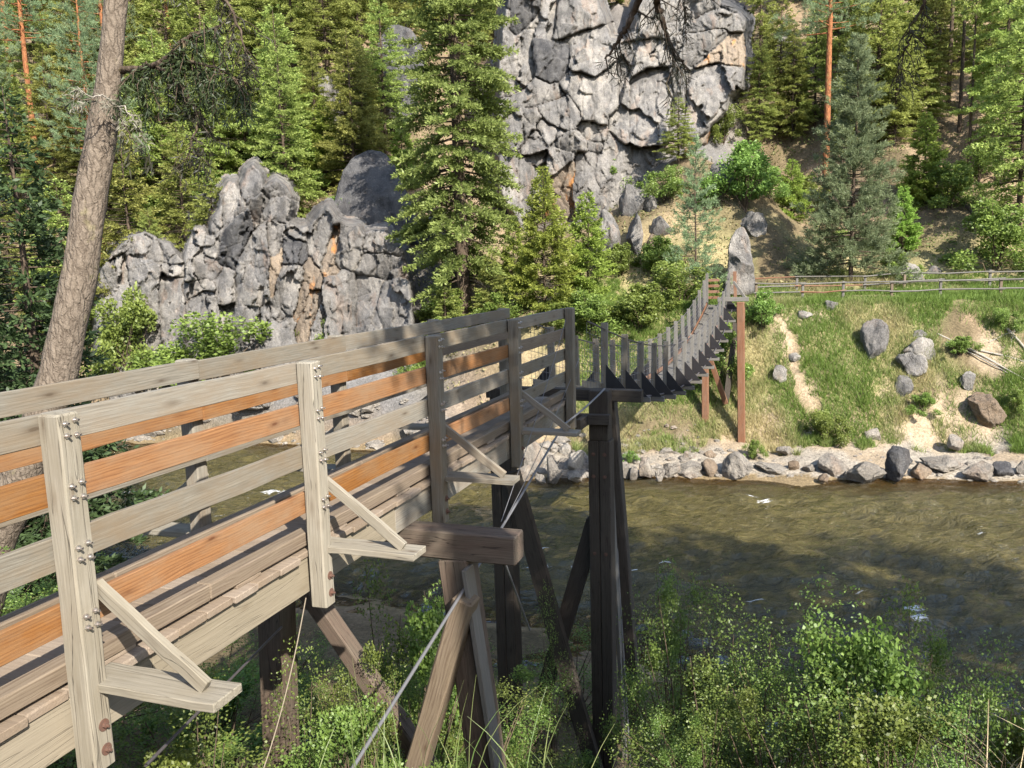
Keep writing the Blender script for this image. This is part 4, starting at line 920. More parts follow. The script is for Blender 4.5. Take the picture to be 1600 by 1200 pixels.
def conifer(seed, H, R, t0=.12, nb=150, droop=.25, sprig=.26, dens=1.0, thin=.18, shape=.85, tr=.018, up=.15, bare=0, twig_w=.36):
    """tapered trunk with limbs, and a crown of flat needle sprays on every limb"""
    r = np.random.default_rng(seed); L_ = [([(0, 0, -.6), (0, 0, H * .35), (r.normal(0, .08), r.normal(0, .08), H * .7), (0, 0, H)], [H * tr * 1.08, H * tr * .8, H * tr * .42, .01], 9)]
    pos, dirs, var = [], [], []
    t = t0 + (1 - t0) * (np.arange(nb) + r.uniform(0, 1, nb)) / nb
    for k in range(nb):
        tk = t[k]; keep = r.random() > thin
        ln = R * ((1 - tk) / (1 - t0)) ** shape * r.uniform(.62, 1.12) + .12
        if tk < t0 + .12: ln *= r.uniform(.45, 1.0)
        az = k * 2.39996 + r.normal(0, .5); dh = np.array([math.cos(az), math.sin(az), 0])
        z0 = H * tk; m = 6; q = np.linspace(0, 1, m); dr = droop * (1.25 - tk) * ln
        curve = np.array([dh * ln * a + np.array([0, 0, z0 + up * ln * a * (.4 + tk) - dr * a ** 1.6 + .10 * ln * a ** 4]) for a in q])
        if ln > .5: L_.append((curve[[0, 2, 3, 5]], [max(.012, ln * .016), max(.009, ln * .011), .008, .004], 4))
        if not keep: continue
        nt_ = max(5, int(ln * 13 * dens)); a = r.uniform(.18, 1.0, nt_) ** .8
        base = np.stack([np.interp(a, q, curve[:, j]) for j in range(3)], 1)
        sgn = r.choice([-1, 1], nt_); perp = np.array([-dh[1], dh[0], 0]); tl = (twig_w * ln * (1.05 - a) + .16) * r.uniform(.6, 1.2, nt_)
        td = dh * .75 + perp * (sgn * r.uniform(.35, 1.0, nt_))[:, None]; td[:, 2] += r.normal(-.12, .22, nt_); td /= np.linalg.norm(td, axis=1)[:, None]
        for j in range(nt_):
            ns = max(2, int(tl[j] / sprig * 3.6)); b = (np.arange(ns) + r.uniform(0, 1, ns)) / ns
            p_ = base[j] + td[j] * (tl[j] * b)[:, None]; p_[:, 2] -= .12 * tl[j] * b ** 2 - r.normal(0, .03, ns)
            dd = td[j] + r.normal(0, .45, (ns, 3)); dd[:, 2] += .18
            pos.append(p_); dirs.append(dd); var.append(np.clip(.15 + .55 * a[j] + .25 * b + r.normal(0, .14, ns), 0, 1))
    pos = np.concatenate(pos); dirs = np.concatenate(dirs); var = np.concatenate(var); n = len(pos)
    V, F = diamonds(pos, dirs, sprig * r.uniform(.7, 1.3, n), sprig * .40 * r.uniform(.7, 1.3, n), r, fold=.9)
    tv, tf = tubes(L_)
    return (tv, tf), (V, F, var)
def pine(seed, H, R, t0=.2, nb=60, needle=.22, per=26, tr=.014, shape=.7, tufts=8, up=.45):
    r = np.random.default_rng(seed); L_ = [([(0, 0, -.6), (0, 0, H * .4), (r.normal(0, .08), r.normal(0, .08), H * .75), (0, 0, H)], [H * tr * 1.1, H * tr * .8, H * tr * .4, .012], 9)]
    pos, dirs, var = [], [], []
    for k in range(nb):
        tk = t0 + (1 - t0) * (k + r.random()) / nb; ln = R * ((1 - tk) / (1 - t0)) ** shape * r.uniform(.6, 1.15) + .15
        az = k * 2.39996 + r.normal(0, .4); dh = np.array([math.cos(az), math.sin(az), 0]); q = np.linspace(0, 1, 6)
        curve = np.array([dh * ln * a + np.array([0, 0, H * tk + up * ln * a ** 1.5 * tk - .18 * ln * a * (1 - tk)]) for a in q])
        L_.append((curve[[0, 2, 3, 5]], [max(.014, ln * .018), ln * .01, .008, .005], 4))
        nt_ = max(3, int(tufts * ln / 1.6))
        for j in range(nt_):
            a = r.uniform(.3, 1.0) if j else 1.0; b0 = np.array([np.interp(a, q, curve[:, c]) for c in range(3)])
            off = r.normal(0, 1, 3) * np.array([.16, .16, .11]) * (ln * .45 + .25) if j else np.zeros(3)
            c0 = b0 + off; ax = dh * .7 + off * .6 + np.array([0, 0, .5]); ax /= np.linalg.norm(ax)
            dd = ax + r.normal(0, .62, (per, 3)); pos.append(c0 - ax * .08 + r.normal(0, .035, (per, 3)) + ax * r.uniform(-.15, .15, per)[:, None]); dirs.append(dd)
            var.append(np.clip(.45 + .25 * (a - .5) + r.normal(0, .2, per), 0, 1))
    # leader tuft
    pos = np.concatenate(pos); dirs = np.concatenate(dirs); var = np.concatenate(var); n = len(pos)
    V, F = diamonds(pos, dirs, needle * r.uniform(.7, 1.3, n), .028 * r.uniform(.8, 1.4, n), r)
    tv, tf = tubes(L_); return (tv, tf), (V, F, var)
def bush(seed, n=5200, leaf=.12, lobes=9, stems=12, zs=1.0, open_=.0, aspect=.6):
    """unit bush: radius about 1, height about 1, many stems ending in leafy clumps"""
    r = np.random.default_rng(seed); L_ = []; cen = []
    for k in range(lobes):
        az = k * 2.4 + r.normal(0, .4); rad = r.uniform(.05, .95) * (1 if k else 0); zc_ = r.uniform(.16, .98) * (1 - .5 * rad ** 2)
        cen.append((math.cos(az) * rad, math.sin(az) * rad, zc_ * zs, r.uniform(.13, .34)))
    for k in range(stems):
        c_ = cen[k % lobes]; e = np.array(c_[:3]) + r.normal(0, .1, 3); m = np.array([e[0] * .35, e[1] * .35, e[2] * .55]) + r.normal(0, .04, 3)
        L_.append(([(r.normal(0, .06), r.normal(0, .06), -.12), tuple(m), tuple(e)], [.014, .010, .004], 5))
    pos, var = [], []
    per = n // lobes
    for c_ in cen:
        p = r.normal(0, 1, (per, 3)); p /= np.linalg.norm(p, axis=1)[:, None]; p *= (r.random(per) ** (.42 + open_))[:, None] * c_[3] * np.array([1.15, 1.15, .85])
        clump = vnoise(p * 9 + seed * 3.1, seed) > -.18 + open_ * .5
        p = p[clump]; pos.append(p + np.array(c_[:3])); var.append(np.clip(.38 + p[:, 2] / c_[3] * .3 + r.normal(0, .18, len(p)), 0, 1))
    pos = np.concatenate(pos); pos[:, 2] = np.maximum(pos[:, 2], .02); var = np.concatenate(var); m = len(pos)
    dd = r.normal(0, 1, (m, 3)); dd[:, 2] = np.abs(dd[:, 2]) * .35 - .15
    V, F = diamonds(pos, dd, leaf * r.uniform(.6, 1.3, m), leaf * aspect * r.uniform(.8, 1.2, m), r, fold=.75)
    tv, tf = tubes(L_); return (tv, tf), (V, F, var)
def kit(pair, bark_m, leaf_m):
    (tv, tf), (V, F, var) = pair
    return mesh('trunk', tv, tf, bark_m, True), mesh('crown', V, F, leaf_m, False, {'var': ('FACE', 'FLOAT', var)})
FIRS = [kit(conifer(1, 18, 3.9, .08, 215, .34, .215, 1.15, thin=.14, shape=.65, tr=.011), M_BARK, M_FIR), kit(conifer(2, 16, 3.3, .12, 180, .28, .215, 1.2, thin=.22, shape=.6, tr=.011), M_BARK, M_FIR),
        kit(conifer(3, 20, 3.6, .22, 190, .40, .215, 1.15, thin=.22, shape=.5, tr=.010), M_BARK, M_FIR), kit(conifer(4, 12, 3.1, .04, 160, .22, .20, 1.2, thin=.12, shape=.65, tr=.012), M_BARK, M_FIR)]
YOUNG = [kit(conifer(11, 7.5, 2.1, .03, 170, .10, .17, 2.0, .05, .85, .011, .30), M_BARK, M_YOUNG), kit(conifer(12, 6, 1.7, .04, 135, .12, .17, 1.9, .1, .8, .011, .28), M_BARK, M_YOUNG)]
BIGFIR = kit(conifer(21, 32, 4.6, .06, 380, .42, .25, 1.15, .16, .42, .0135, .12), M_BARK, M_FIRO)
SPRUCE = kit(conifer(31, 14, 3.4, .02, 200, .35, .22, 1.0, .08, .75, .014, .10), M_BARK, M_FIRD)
RPINE = kit(pine(41, 27, 3.9, .45, 90, .28, 30, .0105), M_BARKR, M_PINE)
HIGH = kit(conifer(46, 22, 4.3, .45, 190, .05, .26, thin=.12, shape=.45, tr=.010), M_BARK, M_FIR)
TALL = kit(conifer(43, 27, 2.8, .50, 130, .3, .28, thin=.15, tr=.0075), M_BARK, M_FIR)
MPINE = kit(pine(44, 13.3, 2.9, .08, 170, .20, 34, .009, .7, 15, .5), M_BARK, M_PINE)
YPINE = kit(pine(45, 9, 1.8, .12, 80, .18, 28, .007, .8, 10, .5), M_BARK, M_PINE)
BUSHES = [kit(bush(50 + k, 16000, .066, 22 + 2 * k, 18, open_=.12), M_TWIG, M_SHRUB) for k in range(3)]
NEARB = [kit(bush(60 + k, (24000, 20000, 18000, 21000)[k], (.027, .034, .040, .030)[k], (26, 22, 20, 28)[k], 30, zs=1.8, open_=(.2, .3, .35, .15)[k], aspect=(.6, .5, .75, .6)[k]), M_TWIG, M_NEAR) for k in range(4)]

def plant(name, kit_, loc, rz, s_, label, cat, group=None, parts=('trunk', 'crown'), mats=None):
    rt = thing(name, loc, label, cat, group)
    Mw = T(loc, rz, s_)
    for part, me in zip(parts, kit_):
        put(part, me, Mw, rt)
    return rt
def on(x, Yd):
    q = at(x, 400, Yd); return np.array([q[0], Yd, ground(q[0], Yd)])
rt_ = random.Random(21)
# trees that can be told apart by eye: kit, own height, bearing, depth, wanted height, width factor, label
HERO = [
 ('fir_tree', BIGFIR, 32, 722, 50.5, 31, .95, 'tallest fir, dense with a thick dark trunk, right of the outcrop'),
 ('fir_tree', YOUNG[0], 7.5, 850, 48.5, 8.1, 1.0, 'bright green young fir with a pointed top behind the ramp end'),
 ('fir_tree', YOUNG[1], 6, 918, 50.0, 6.6, 1.0, 'smaller bright young fir right of the pointed one'),
 ('fir_tree', YOUNG[1], 6, 803, 55.0, 4.6, 1.0, 'little bright fir between the tallest fir and the cliff dome'),
 ('fir_tree', YOUNG[0], 7.5, 637, 62.0, 5.2, 1.1, 'short round fir left of the tallest fir trunk'),
 ('pine_tree', MPINE, 13.3, 1330, 50.5, 14.2, 1.0, 'blue-green pine standing alone behind the rail fence'),
 ('pine_tree', YPINE, 9, 1087, 50.0, 9.4, 1.0, 'thin young pine with long needles left of the bridge end'),
 ('pine_tree', RPINE, 27, 1287, 66.0, 27, .9, 'red-barked pine rising out of the shaded gully'),
 ('fir_tree', FIRS[3], 12, 1362, 68.0, 14.5, 1.25, 'bright bushy fir right of the red-barked gully pine'),
 ('fir_tree', TALL, 27, 1470, 72.0, 27, .9, 'tall bare-stemmed conifer, left of the three slim trunks at right'),
 ('fir_tree', TALL, 27, 1489, 68.0, 25, .8, 'tall bare-stemmed conifer, middle of the three slim trunks at right'),
 ('fir_tree', TALL, 27, 1506, 65.0, 22, .7, 'slim leaning conifer, right of the three slim trunks at right'),
 ('fir_tree', FIRS[1], 16, 1588, 52.5, 17, .95, 'sparse sunlit fir with a visible trunk at the right picture edge'),
 ('fir_tree', FIRS[0], 18, 1556, 64.0, 18, .9, 'dense fir behind the sparse one at the right picture edge'),
 ('fir_tree', YOUNG[0], 7.5, 1438, 59.0, 6.2, 1.15, 'dark young fir in the shade between the pine and slim trunks'),
 ('fir_tree', YOUNG[1], 6, 1408, 55.0, 4.2, 1.1, 'low young fir beside the blue-green pine'),
 ('fir_tree', FIRS[1], 16, 1060, 64.0, 5.0, 1.7, 'small sparse fir growing against the middle of the cliff'),
 ('fir_tree', YOUNG[1], 6, 1235, 60.0, 4.4, 1.2, 'dark little fir at the bottom of the shaded gully'),
 ('fir_tree', FIRS[3], 12, 1215, 74.0, 11, 1.1, 'bushy fir at the top of the gully above the cliff edge'),
 ('fir_tree', FIRS[3], 12, 692, 49.0, 4.4, 1.5, 'low spreading fir under the tallest fir, above the ramp rail'),
 ('fir_tree', FIRS[3], 12, 768, 48.6, 4.6, 1.3, 'low spreading fir right of the tallest fir trunk'),
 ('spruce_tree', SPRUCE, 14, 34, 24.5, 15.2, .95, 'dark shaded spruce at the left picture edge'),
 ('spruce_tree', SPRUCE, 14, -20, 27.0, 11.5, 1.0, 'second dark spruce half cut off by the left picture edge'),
 ('fir_tree', YOUNG[0], 7.5, 968, 78.0, 5.0, 1.2, 'small fir in the notch at the top of the cliff'),
 ('fir_tree', FIRS[3], 12, 560, 62.0, 11.5, 1.1, 'sunlit fir just above the dark dome boulder'),
 ('fir_tree', YOUNG[0], 7.5, 520, 64.0, 6.5, 1.2, 'short fir left of the sunlit fir above the dome boulder'),
 ('fir_tree', FIRS[1], 16, 612, 66.5, 12, 1.1, 'fir in front of the dark upright rock face left of the tallest fir'),
 ('fir_tree', FIRS[0], 18, 455, 60.0, 13, 1.0, 'fir directly above the top of the outcrop'),
]
for nm, kt, h0, x_, Yd, h_, wf, lab in HERO:
    loc = on(x_, Yd); k = h_ / h0
    loc[2] -= .15; plant(nm, kt, loc, rt_.uniform(0, 6.28), (k * wf, k * wf, k), lab, 'tree')
# the forest on the slope, row behind row
WORD = ['first', 'second', 'third', 'fourth', 'fifth', 'sixth', 'seventh', 'eighth', 'ninth', 'tenth', 'eleventh', 'twelfth', 'thirteenth', 'fourteenth', 'fifteenth', 'sixteenth', 'seventeenth', 'eighteenth', 'nineteenth', 'twentieth']
ROWS = [('lowest', 57.5, [20, 70, 110, 160, 205, 240, 290, 345], (8, 13)), ('second', 64.5, [0, 45, 90, 132, 180, 225, 268, 315, 360, 405, 450, 500, 590], (9, 14)), ('third', 73, [20, 65, 110, 155, 200, 245, 290, 335, 380, 430, 480, 530, 585, 655], (12, 17)),
        ('fourth', 83, [5, 52, 100, 148, 195, 240, 285, 335, 385, 435, 485, 540, 590, 640, 690, 745], (13, 18)), ('fifth', 95, [40, 110, 180, 250, 325, 395, 465, 535, 610, 690, 760], (15, 20)), ('highest', 109, [15, 90, 165, 240, 315, 390, 465, 540, 615, 700, 780], (16, 22))]
for nm_, Yd, xs, (ha, hb) in ROWS:
    for k, x_ in enumerate(xs):
        x_ = x_ + rt_.uniform(-12, 12); loc = on(x_, Yd + rt_.uniform(-2.4, 2.4)); loc[2] -= .2
        red = (nm_, k) in (('second', 0), ('third', 1), ('fourth', 1), ('third', 4), ('fourth', 6), ('fifth', 1), ('lowest', 3)); h_ = rt_.uniform(ha, hb)
        if red: kt, h0, wf, what = RPINE, 27, .9, 'red-barked pine'; h_ = rt_.uniform(22, 27)
        else: i_ = rt_.choice([0, 0, 1, 2, 3]); kt, h0 = FIRS[i_], (18, 16, 20, 12)[i_]; wf = rt_.uniform(.95, 1.3); what = 'conifer'
        f_ = h_ / h0; w_ = f_ * wf
        plant('pine_tree' if red else 'fir_tree', kt, loc, rt_.uniform(0, 6.28), (w_, w_, f_), f'{what}, {WORD[k]} from the left in the {nm_} row of the slope forest', 'tree', 'forest on the left slope')
UP_ = [('beside the gully', 71, [1192, 1230, 1262, 1318, 1380, 1442, 1520, 1572], (8, 13)), ('low on the right slope', 67, [1312, 1398, 1432, 1535, 1580], (6, 10)), ('above the cliff', 84, [800, 850, 905, 962, 1010, 1065, 1120, 1180], (8, 13)), ('on the right slope', 80, [1300, 1345, 1400, 1455, 1530, 1600], (12, 18)), ('high on the right slope', 96, [1225, 1290, 1350, 1420, 1480, 1545, 1610], (14, 20))]
for nm_, Yd, xs, (ha, hb) in UP_:
    for k, x_ in enumerate(xs):
        loc = on(x_ + rt_.uniform(-10, 10), Yd + rt_.uniform(-2, 2)); loc[2] -= .2; i_ = rt_.choice([0, 1, 2, 3]); h_ = rt_.uniform(ha, hb); f_ = h_ / (18, 16, 20, 12)[i_]; w_ = f_ * rt_.uniform(.9, 1.2)
        plant('fir_tree', FIRS[i_], loc, rt_.uniform(0, 6.28), (w_, w_, f_), f'conifer, {WORD[k]} from the left of the trees {nm_}', 'tree', 'forest ' + nm_)

# shrubs on the far side: bearing, picture y of the foot, width and height in picture pixels
SHR = [(205, 606, 125, 150, 'upright bright green shrub at the left foot of the outcrop'), (335, 608, 185, 125, 'wide bright green shrub below the middle of the outcrop'), (520, 556, 66, 62, 'shrub at the foot of the outcrop near the ramp rail'), (472, 556, 40, 52, 'small shrub in the orange stained cleft'), (610, 545, 60, 40, 'low shrub at the right foot of the outcrop'),
 (420, 556, 30, 30, 'tiny shrub by the middle pillar foot'), (468, 306, 110, 90, 'broad grey-green shrub on top of the outcrop'), (545, 348, 56, 44, 'small vivid shrub beside the dark dome boulder'), (330, 330, 90, 60, 'yellow-green shrub left of the outcrop top'), (245, 352, 70, 60, 'shrub on the left dome of the outcrop'),
 (410, 262, 90, 70, 'shrub behind the highest outcrop pillar'), (500, 250, 80, 60, 'shrub under the short fir on the slope'), (958, 304, 70, 62, 'shrub at the cliff foot left of the rubble'), (1040, 306, 72, 56, 'yellow-green shrub at the cliff foot right of the rubble'), (1162, 326, 110, 100, 'large round shrub below the right end of the cliff'),
 (1200, 318, 60, 50, 'smaller shrub right of the large round one'), (1130, 250, 60, 60, 'shrub in the corner under the cliff overhang'), (1000, 516, 110, 72, 'large shrub beside the near half of the suspension bridge'), (925, 525, 100, 70, 'shrub between the ramp end and the suspension bridge'), (1062, 476, 110, 70, 'grey-green shrub at the thin young pine foot'),
 (1030, 430, 80, 60, 'shrub on the slope below the rubble'), (872, 512, 110, 40, 'shrub in front of the bright young firs'), (790, 505, 90, 55, 'shrub behind the end of the far rail'), (700, 520, 90, 60, 'shrub behind the ramp rail under the tallest fir'), (1556, 425, 130, 105, 'deep green leafy bush at the right above the fence'),
 (1290, 690, 66, 56, 'dark green shrub at the foot of the grassy bank'), (1178, 716, 34, 34, 'small shrub on the gravel by the reddish pole'), (1128, 590, 80, 85, 'shrub under the far end of the suspension bridge'), (1090, 560, 70, 60, 'shrub behind the short reddish pole'), (1190, 520, 60, 60, 'shrub right of the reddish pole top'),
 (1400, 440, 70, 50, 'low shrub behind the fence right of the pine'), (1330, 392, 70, 40, 'low shrub at the pine foot'), (1252, 330, 70, 60, 'shaded shrub in the gully'), (1480, 335, 90, 70, 'shaded shrub under the slim trunks'), (1528, 300, 80, 60, 'shrub below the dense right fir'), (968, 430, 60, 50, 'small shrub right of the tall pale slab'),
 (60, 640, 90, 60, 'shrub at the left picture edge behind the leaning trunk'), (650, 600, 60, 50, 'shrub on the rocks behind the ramp rail'), (1500, 560, 50, 30, 'low weeds beside the bank boulders'), (1440, 640, 50, 34, 'low weeds below the bank boulders'), (1570, 520, 50, 40, 'weeds around the brown fallen log'), (985, 722, 26, 22, 'tiny shrub among the river stones right of the tower'), (1590, 655, 40, 40, 'weeds right of the large tan boulder')]
for k, (x_, y_, pw, ph, lab) in enumerate(SHR):
    q = hit(x_, y_, 34, 110); loc = np.array([q[0], q[1], ground(q[0], q[1]) - .05]); d_ = q[1] / FPX
    plant('shrub', BUSHES[k % 3], loc, rt_.uniform(0, 6.28), (pw * d_ * .58, pw * d_ * .58, ph * d_ * .95), lab, 'shrub', 'shrubs across the river', ('stems', 'foliage'))

# undergrowth on the near bank
NB = [(-3.6, 9.5, 1.3, 1.7, 'lit bush left of the trestle below the ramp'), (-2.3, 6.6, .85, 1.15, 'sunlit bush between ramp and thin hanging cord'), (-1.4, 6.2, .8, .9, 'sunlit leafy bush beside the thick guy cable'), (-1.5, 9.2, 1.3, 1.9, 'shaded bush directly under the ramp'), (-.6, 11.5, 1.4, 2.2, 'dark bush between the trestle and the tower'),
 (2.2, 9.0, 1.1, 1.7, 'bush at the bottom edge right of the tower'),
 (4.6, 9.8, 1.5, 2.3, 'sunlit tall bush in the lower right'), (5.6, 9.2, 1.4, 2.2, 'brightest bush in the lower right corner group'), (6.4, 10.6, 1.5, 2.2, 'bush at the lower right picture edge'), (3.6, 7.6, 1.1, 1.4, 'low bush in front of the sunlit tall bush'), (5.2, 7.4, 1.1, 1.2, 'low bush at the bottom right corner'),
 (-5.0, 8.2, 1.2, 1.9, 'sunlit bush seen through the rails left of the first post'), (-5.8, 10.4, 1.3, 2.0, 'bush beside the leaning trunk foot'), (-4.6, 6.6, 1.0, 1.5, 'bush seen under the rails at the left edge'), (-7.5, 9.5, 1.4, 2.1, 'bush left of the leaning trunk'), (-3.3, 12.5, 1.5, 2.2, 'shaded bush below the far rail'),
 (-5.6, 14.5, 1.6, 2.4, 'bush on the near shore behind the far rail'), (1.2, 16.8, 1.4, 2.0, 'shaded bush behind the tower foot'), (-.9, 7.4, .7, .8, 'low shaded bush at the trestle leg foot')]
PXB = [(1045, 915, 13, 1.0, 'tall leafy bush touching the right edge of the tower'), (1062, 905, 12.5, 1.2, 'bush whose top stands against the water right of the tower'), (1125, 965, 11, 1.2, 'shaded bush between the tower bushes and the sunlit ones'), (1085, 1010, 10.5, .8, 'dark bush a little right of the tower foot'), (1185, 1000, 9.5, 1.2, 'bush left of the sunlit lower right bushes'), (1245, 985, 9, 1.1, 'bush with a rounded top left of the tallest sunlit bush'),
 (1300, 955, 8.6, 1.1, 'sunlit bush just left of the tallest lower right bush'), (1370, 925, 8.2, 1.15, 'tallest sunlit bush in the lower right with bright upper leaves'), (1425, 965, 8.6, 1.0, 'sunlit bush just right of the tallest lower right bush'), (1485, 1005, 8.4, 1.0, 'bush second right of the tallest lower right bush'), (1545, 1045, 8, .9, 'low bush near the dry stalks at the right edge'), (1595, 1080, 8, .9, 'bush cut off by the right picture edge'),
 (1105, 1050, 8.5, 1.0, 'dark low bush at the bottom right of the tower'), (1200, 1085, 8, 1., 'dark bush at the bottom edge below the rounded one'), (1300, 1075, 7.4, 1., 'leafy bush at the bottom edge below the tallest one'), (1400, 1075, 7.0, 1., 'leafy bush at the bottom edge right of centre right'), (1500, 1120, 6.8, .8, 'small bush at the bottom edge near the dry stalks'), (1070, 1110, 8.5, .6, 'small dark bush at the bottom edge right of the tower foot'),
 (855, 945, 14, .55, 'sparse shaded bush seen between tower legs'), (645, 905, 11.5, 1.1, 'dark bush deep under the ramp beside the trestle leg'), (590, 925, 11, 1.2, 'dark bush deep under the middle of the ramp'), (560, 1015, 8.8, .8, 'bush behind the lit trestle brace'), (470, 1050, 7.4, .75, 'sunlit bush right of the thin hanging cord'), (540, 1085, 6.6, .7, 'sunlit low bush left of the thick guy cable'),
 (690, 950, 12, 1.2, 'dark bush behind the right trestle leg'), (655, 1030, 9.6, 1.0, 'dark bush framed by the trestle brace'), (300, 1080, 6.4, .8, 'bush below the first outrigger'), (240, 1130, 5.6, .7, 'low bush under the ramp near the first post')]
for x_, yt_, Yd, rad, lab in PXB:
    q = at(x_, yt_, Yd); NB.append((q[0], Yd, rad, max(.6, q[2] - ground(q[0], Yd)) * 1.03, lab))
MORE = [(-6.6, 12.6), (-8.6, 12.4), (-4.4, 11.2), (-2.6, 10.6), (-.2, 13.4), (-2.0, 14.0), (-4.2, 15.8), (-7.2, 16.5), (-9.8, 15.2), (-9.0, 18.8), (-1.6, 17.2), (7.6, 9.2), (6.9, 7.8), (3.0, 9.8), (-5.4, 18.6), (-12.0, 20.0), (9.6, 10.0), (-3.6, 8.2)]
MORE.sort(key=lambda q: proj((q[0], q[1], ground(*q) + 1))[0])
for k, (x_, y_) in enumerate(MORE):
    sz = rt_.uniform(1.15, 1.6); o_ = ('%s' % (WORD + ['twenty-first', 'twenty-second', 'twenty-third', 'twenty-fourth', 'twenty-fifth', 'twenty-sixth', 'twenty-seventh', 'twenty-eighth', 'twenty-ninth', 'thirtieth', 'thirty-first', 'thirty-second'])[k])
    NB.append((x_, y_, sz, sz * rt_.uniform(1.3, 1.75), f'leafy undergrowth bush, {o_} from the left among the near bank thicket'))
for k, (x_, y_, rad, h_, lab) in enumerate(NB):
    loc = (x_, y_, ground(x_, y_) - .05); plant('bush', NEARB[k % 4], loc, rt_.uniform(0, 6.28), (rad, rad, h_ / 1.75), lab, 'bush', 'bushes on the near bank', ('stems', 'foliage'))

# the leaning grey trunk at the left
pts_ = [at(*q) for q in ((-70, 1010, 12.2), (-12, 850, 12.1), (40, 730, 12.), (90, 590, 12.), (124, 430, 12.), (147, 280, 12.), (166, 165, 12.), (176, 60, 12.), (186, -60, 12.), (200, -260, 12.1), (210, -520, 12.2))]
pts_ = np.array(pts_); pts_[0][2] = min(pts_[0][2], ground(pts_[0][0], pts_[0][1]) - .2); base_ = pts_[0]
fine = np.linspace(0, len(pts_) - 1, 60); pf = np.stack([np.interp(fine, np.arange(len(pts_)), pts_[:, j]) for j in range(3)], 1) - base_
rad_ = np.interp(fine, [0, 1, 2, 3, 4, 5, 6, 7, 8, 9, 10], [.38, .31, .275, .255, .235, .215, .18, .15, .14, .11, .07])
V, F = tube(pf, rad_, 28); V = V + (fbm((V + base_) * np.array([7, 7, 1.5]), 3, 3) * .018)[:, None] * rot_frames(V)[1]
cx_ = np.repeat(pf, 28, 0); dirr = V - cx_; V = cx_ + dirr * (1 + .07 * fbm((V) * np.array([6, 6, 1.2]), 8, 3) + .04 * fbm(V * np.array([18, 18, 5]), 12, 2))[:, None]
rt = thing('leaning_fir_tree', base_, 'big leaning grey-brown tree trunk behind the ramp at left', 'tree')
put('trunk', mesh('trunk', V, F, M_BARKG, True), T(base_), rt)
def limb(parent, pix, rad, Ms, strands=0, seed=0, green=None, n=6, name='branch', leaf=.16, drop=.5, name2='needles', per=3):
    """a limb through picture bearings at given depths, with hanging twigs"""
    r = np.random.default_rng(seed); p = np.array([at(*q) for q in pix]); o0 = p[0].copy(); f_ = np.linspace(0, len(p) - 1, 4 * len(p)); q = np.stack([np.interp(f_, np.arange(len(p)), p[:, j]) for j in range(3)], 1)
    q[1:-1] += r.normal(0, .012, (len(q) - 2, 3)); L_ = [(q - o0, np.linspace(rad, rad * .3, len(q)), n)]; pos, dd = [], []
    for k in range(strands):
        a = r.uniform(.15, 1) * (len(q) - 1); b = np.array([np.interp(a, np.arange(len(q)), q[:, j]) for j in range(3)]) - o0
        ln = r.uniform(.25, 1.0) * drop; sw = r.normal(0, .16, 3); e = b + np.array([sw[0], sw[1], -ln]) ; m = (b + e) / 2 + r.normal(0, .07, 3) + np.array([0, 0, .05])
        L_.append(([tuple(b), tuple(m), tuple(e)], [rad * .22, rad * .15, rad * .07], 4))
        for t_ in np.linspace(.15, 1, int(ln / .05) + 2):
            c_ = (b * (1 - t_) ** 2 + 2 * m * t_ * (1 - t_) + e * t_ ** 2); pos.append(c_ + r.normal(0, .02, (per, 3))); d_ = r.normal(0, .6, (per, 3)); d_[:, 2] -= .6; dd.append(d_)
    V, F = tubes(L_); ob = put(name, mesh('branch', V, F, Ms, True), T(o0), parent)
    if green and pos:
        pos = np.concatenate(pos); dd = np.concatenate(dd); V, F = diamonds(pos, dd, leaf * r.uniform(.6, 1.3, len(pos)), leaf * .16, r)
        put(name2, mesh('needles', V, F, green, False, {'var': ('FACE', 'FLOAT', r.random(len(pos)))}), T(o0), ob)
    return ob
limb(rt, [(188, 110, 12), (215, 108, 11.8), (245, 103, 11.5), (290, 60, 11.2), (345, 40, 11)], .055, M_BARK, 44, 1, M_FIRD, drop=.8, leaf=.12, per=5)
limb(rt, [(245, 103, 11.5), (270, 118, 11.3), (295, 150, 11.2), (312, 190, 11.1), (300, 225, 11.0), (290, 250, 11)], .028, M_BARK, 26, 2, M_DEADN, drop=.45, leaf=.12)
limb(rt, [(245, 103, 11.5), (300, 95, 11.2), (345, 110, 11.0), (385, 130, 10.8)], .03, M_BARK, 40, 3, M_FIRD, drop=.7, leaf=.11, per=4)
limb(rt, [(188, -20, 12), (260, -40, 11.6), (335, -20, 11.2), (365, 20, 11), (378, 60, 10.9), (384, 100, 10.8)], .03, M_BARK, 26, 4, M_DEADN, drop=.6, leaf=.12)
limb(rt, [(180, 165, 11.7), (160, 148, 11.45), (140, 150, 11.3), (120, 135, 11.25)], .014, M_DEAD, 12, 5, M_LICH, drop=.35, leaf=.09, name2='lichen')
limb(rt, [(180, 170, 11.7), (190, 165, 11.4), (205, 180, 11.3), (212, 195, 11.25)], .012, M_DEAD, 10, 6, M_LICH, drop=.3, leaf=.09, name2='lichen')
limb(rt, [(188, 185, 11.7), (200, 205, 11.4), (215, 225, 11.2), (222, 232, 11.1)], .014, M_BARK, 4, 7, M_DEADN, drop=.3)
limb(rt, [(172, 158, 11.9), (120, 155, 11.8), (95, 144, 11.7)], .012, M_BARK, 3, 8, M_DEADN, drop=.2)
(V, F, var) = conifer(90, 9, 3.2, .02, 90, .4, .2, .9)[1]; top_ = pts_[-1] - np.array([0, 0, 1.5])
put('crown', mesh('crown', V, F, M_FIR, False, {'var': ('FACE', 'FLOAT', var)}), T(top_), rt)

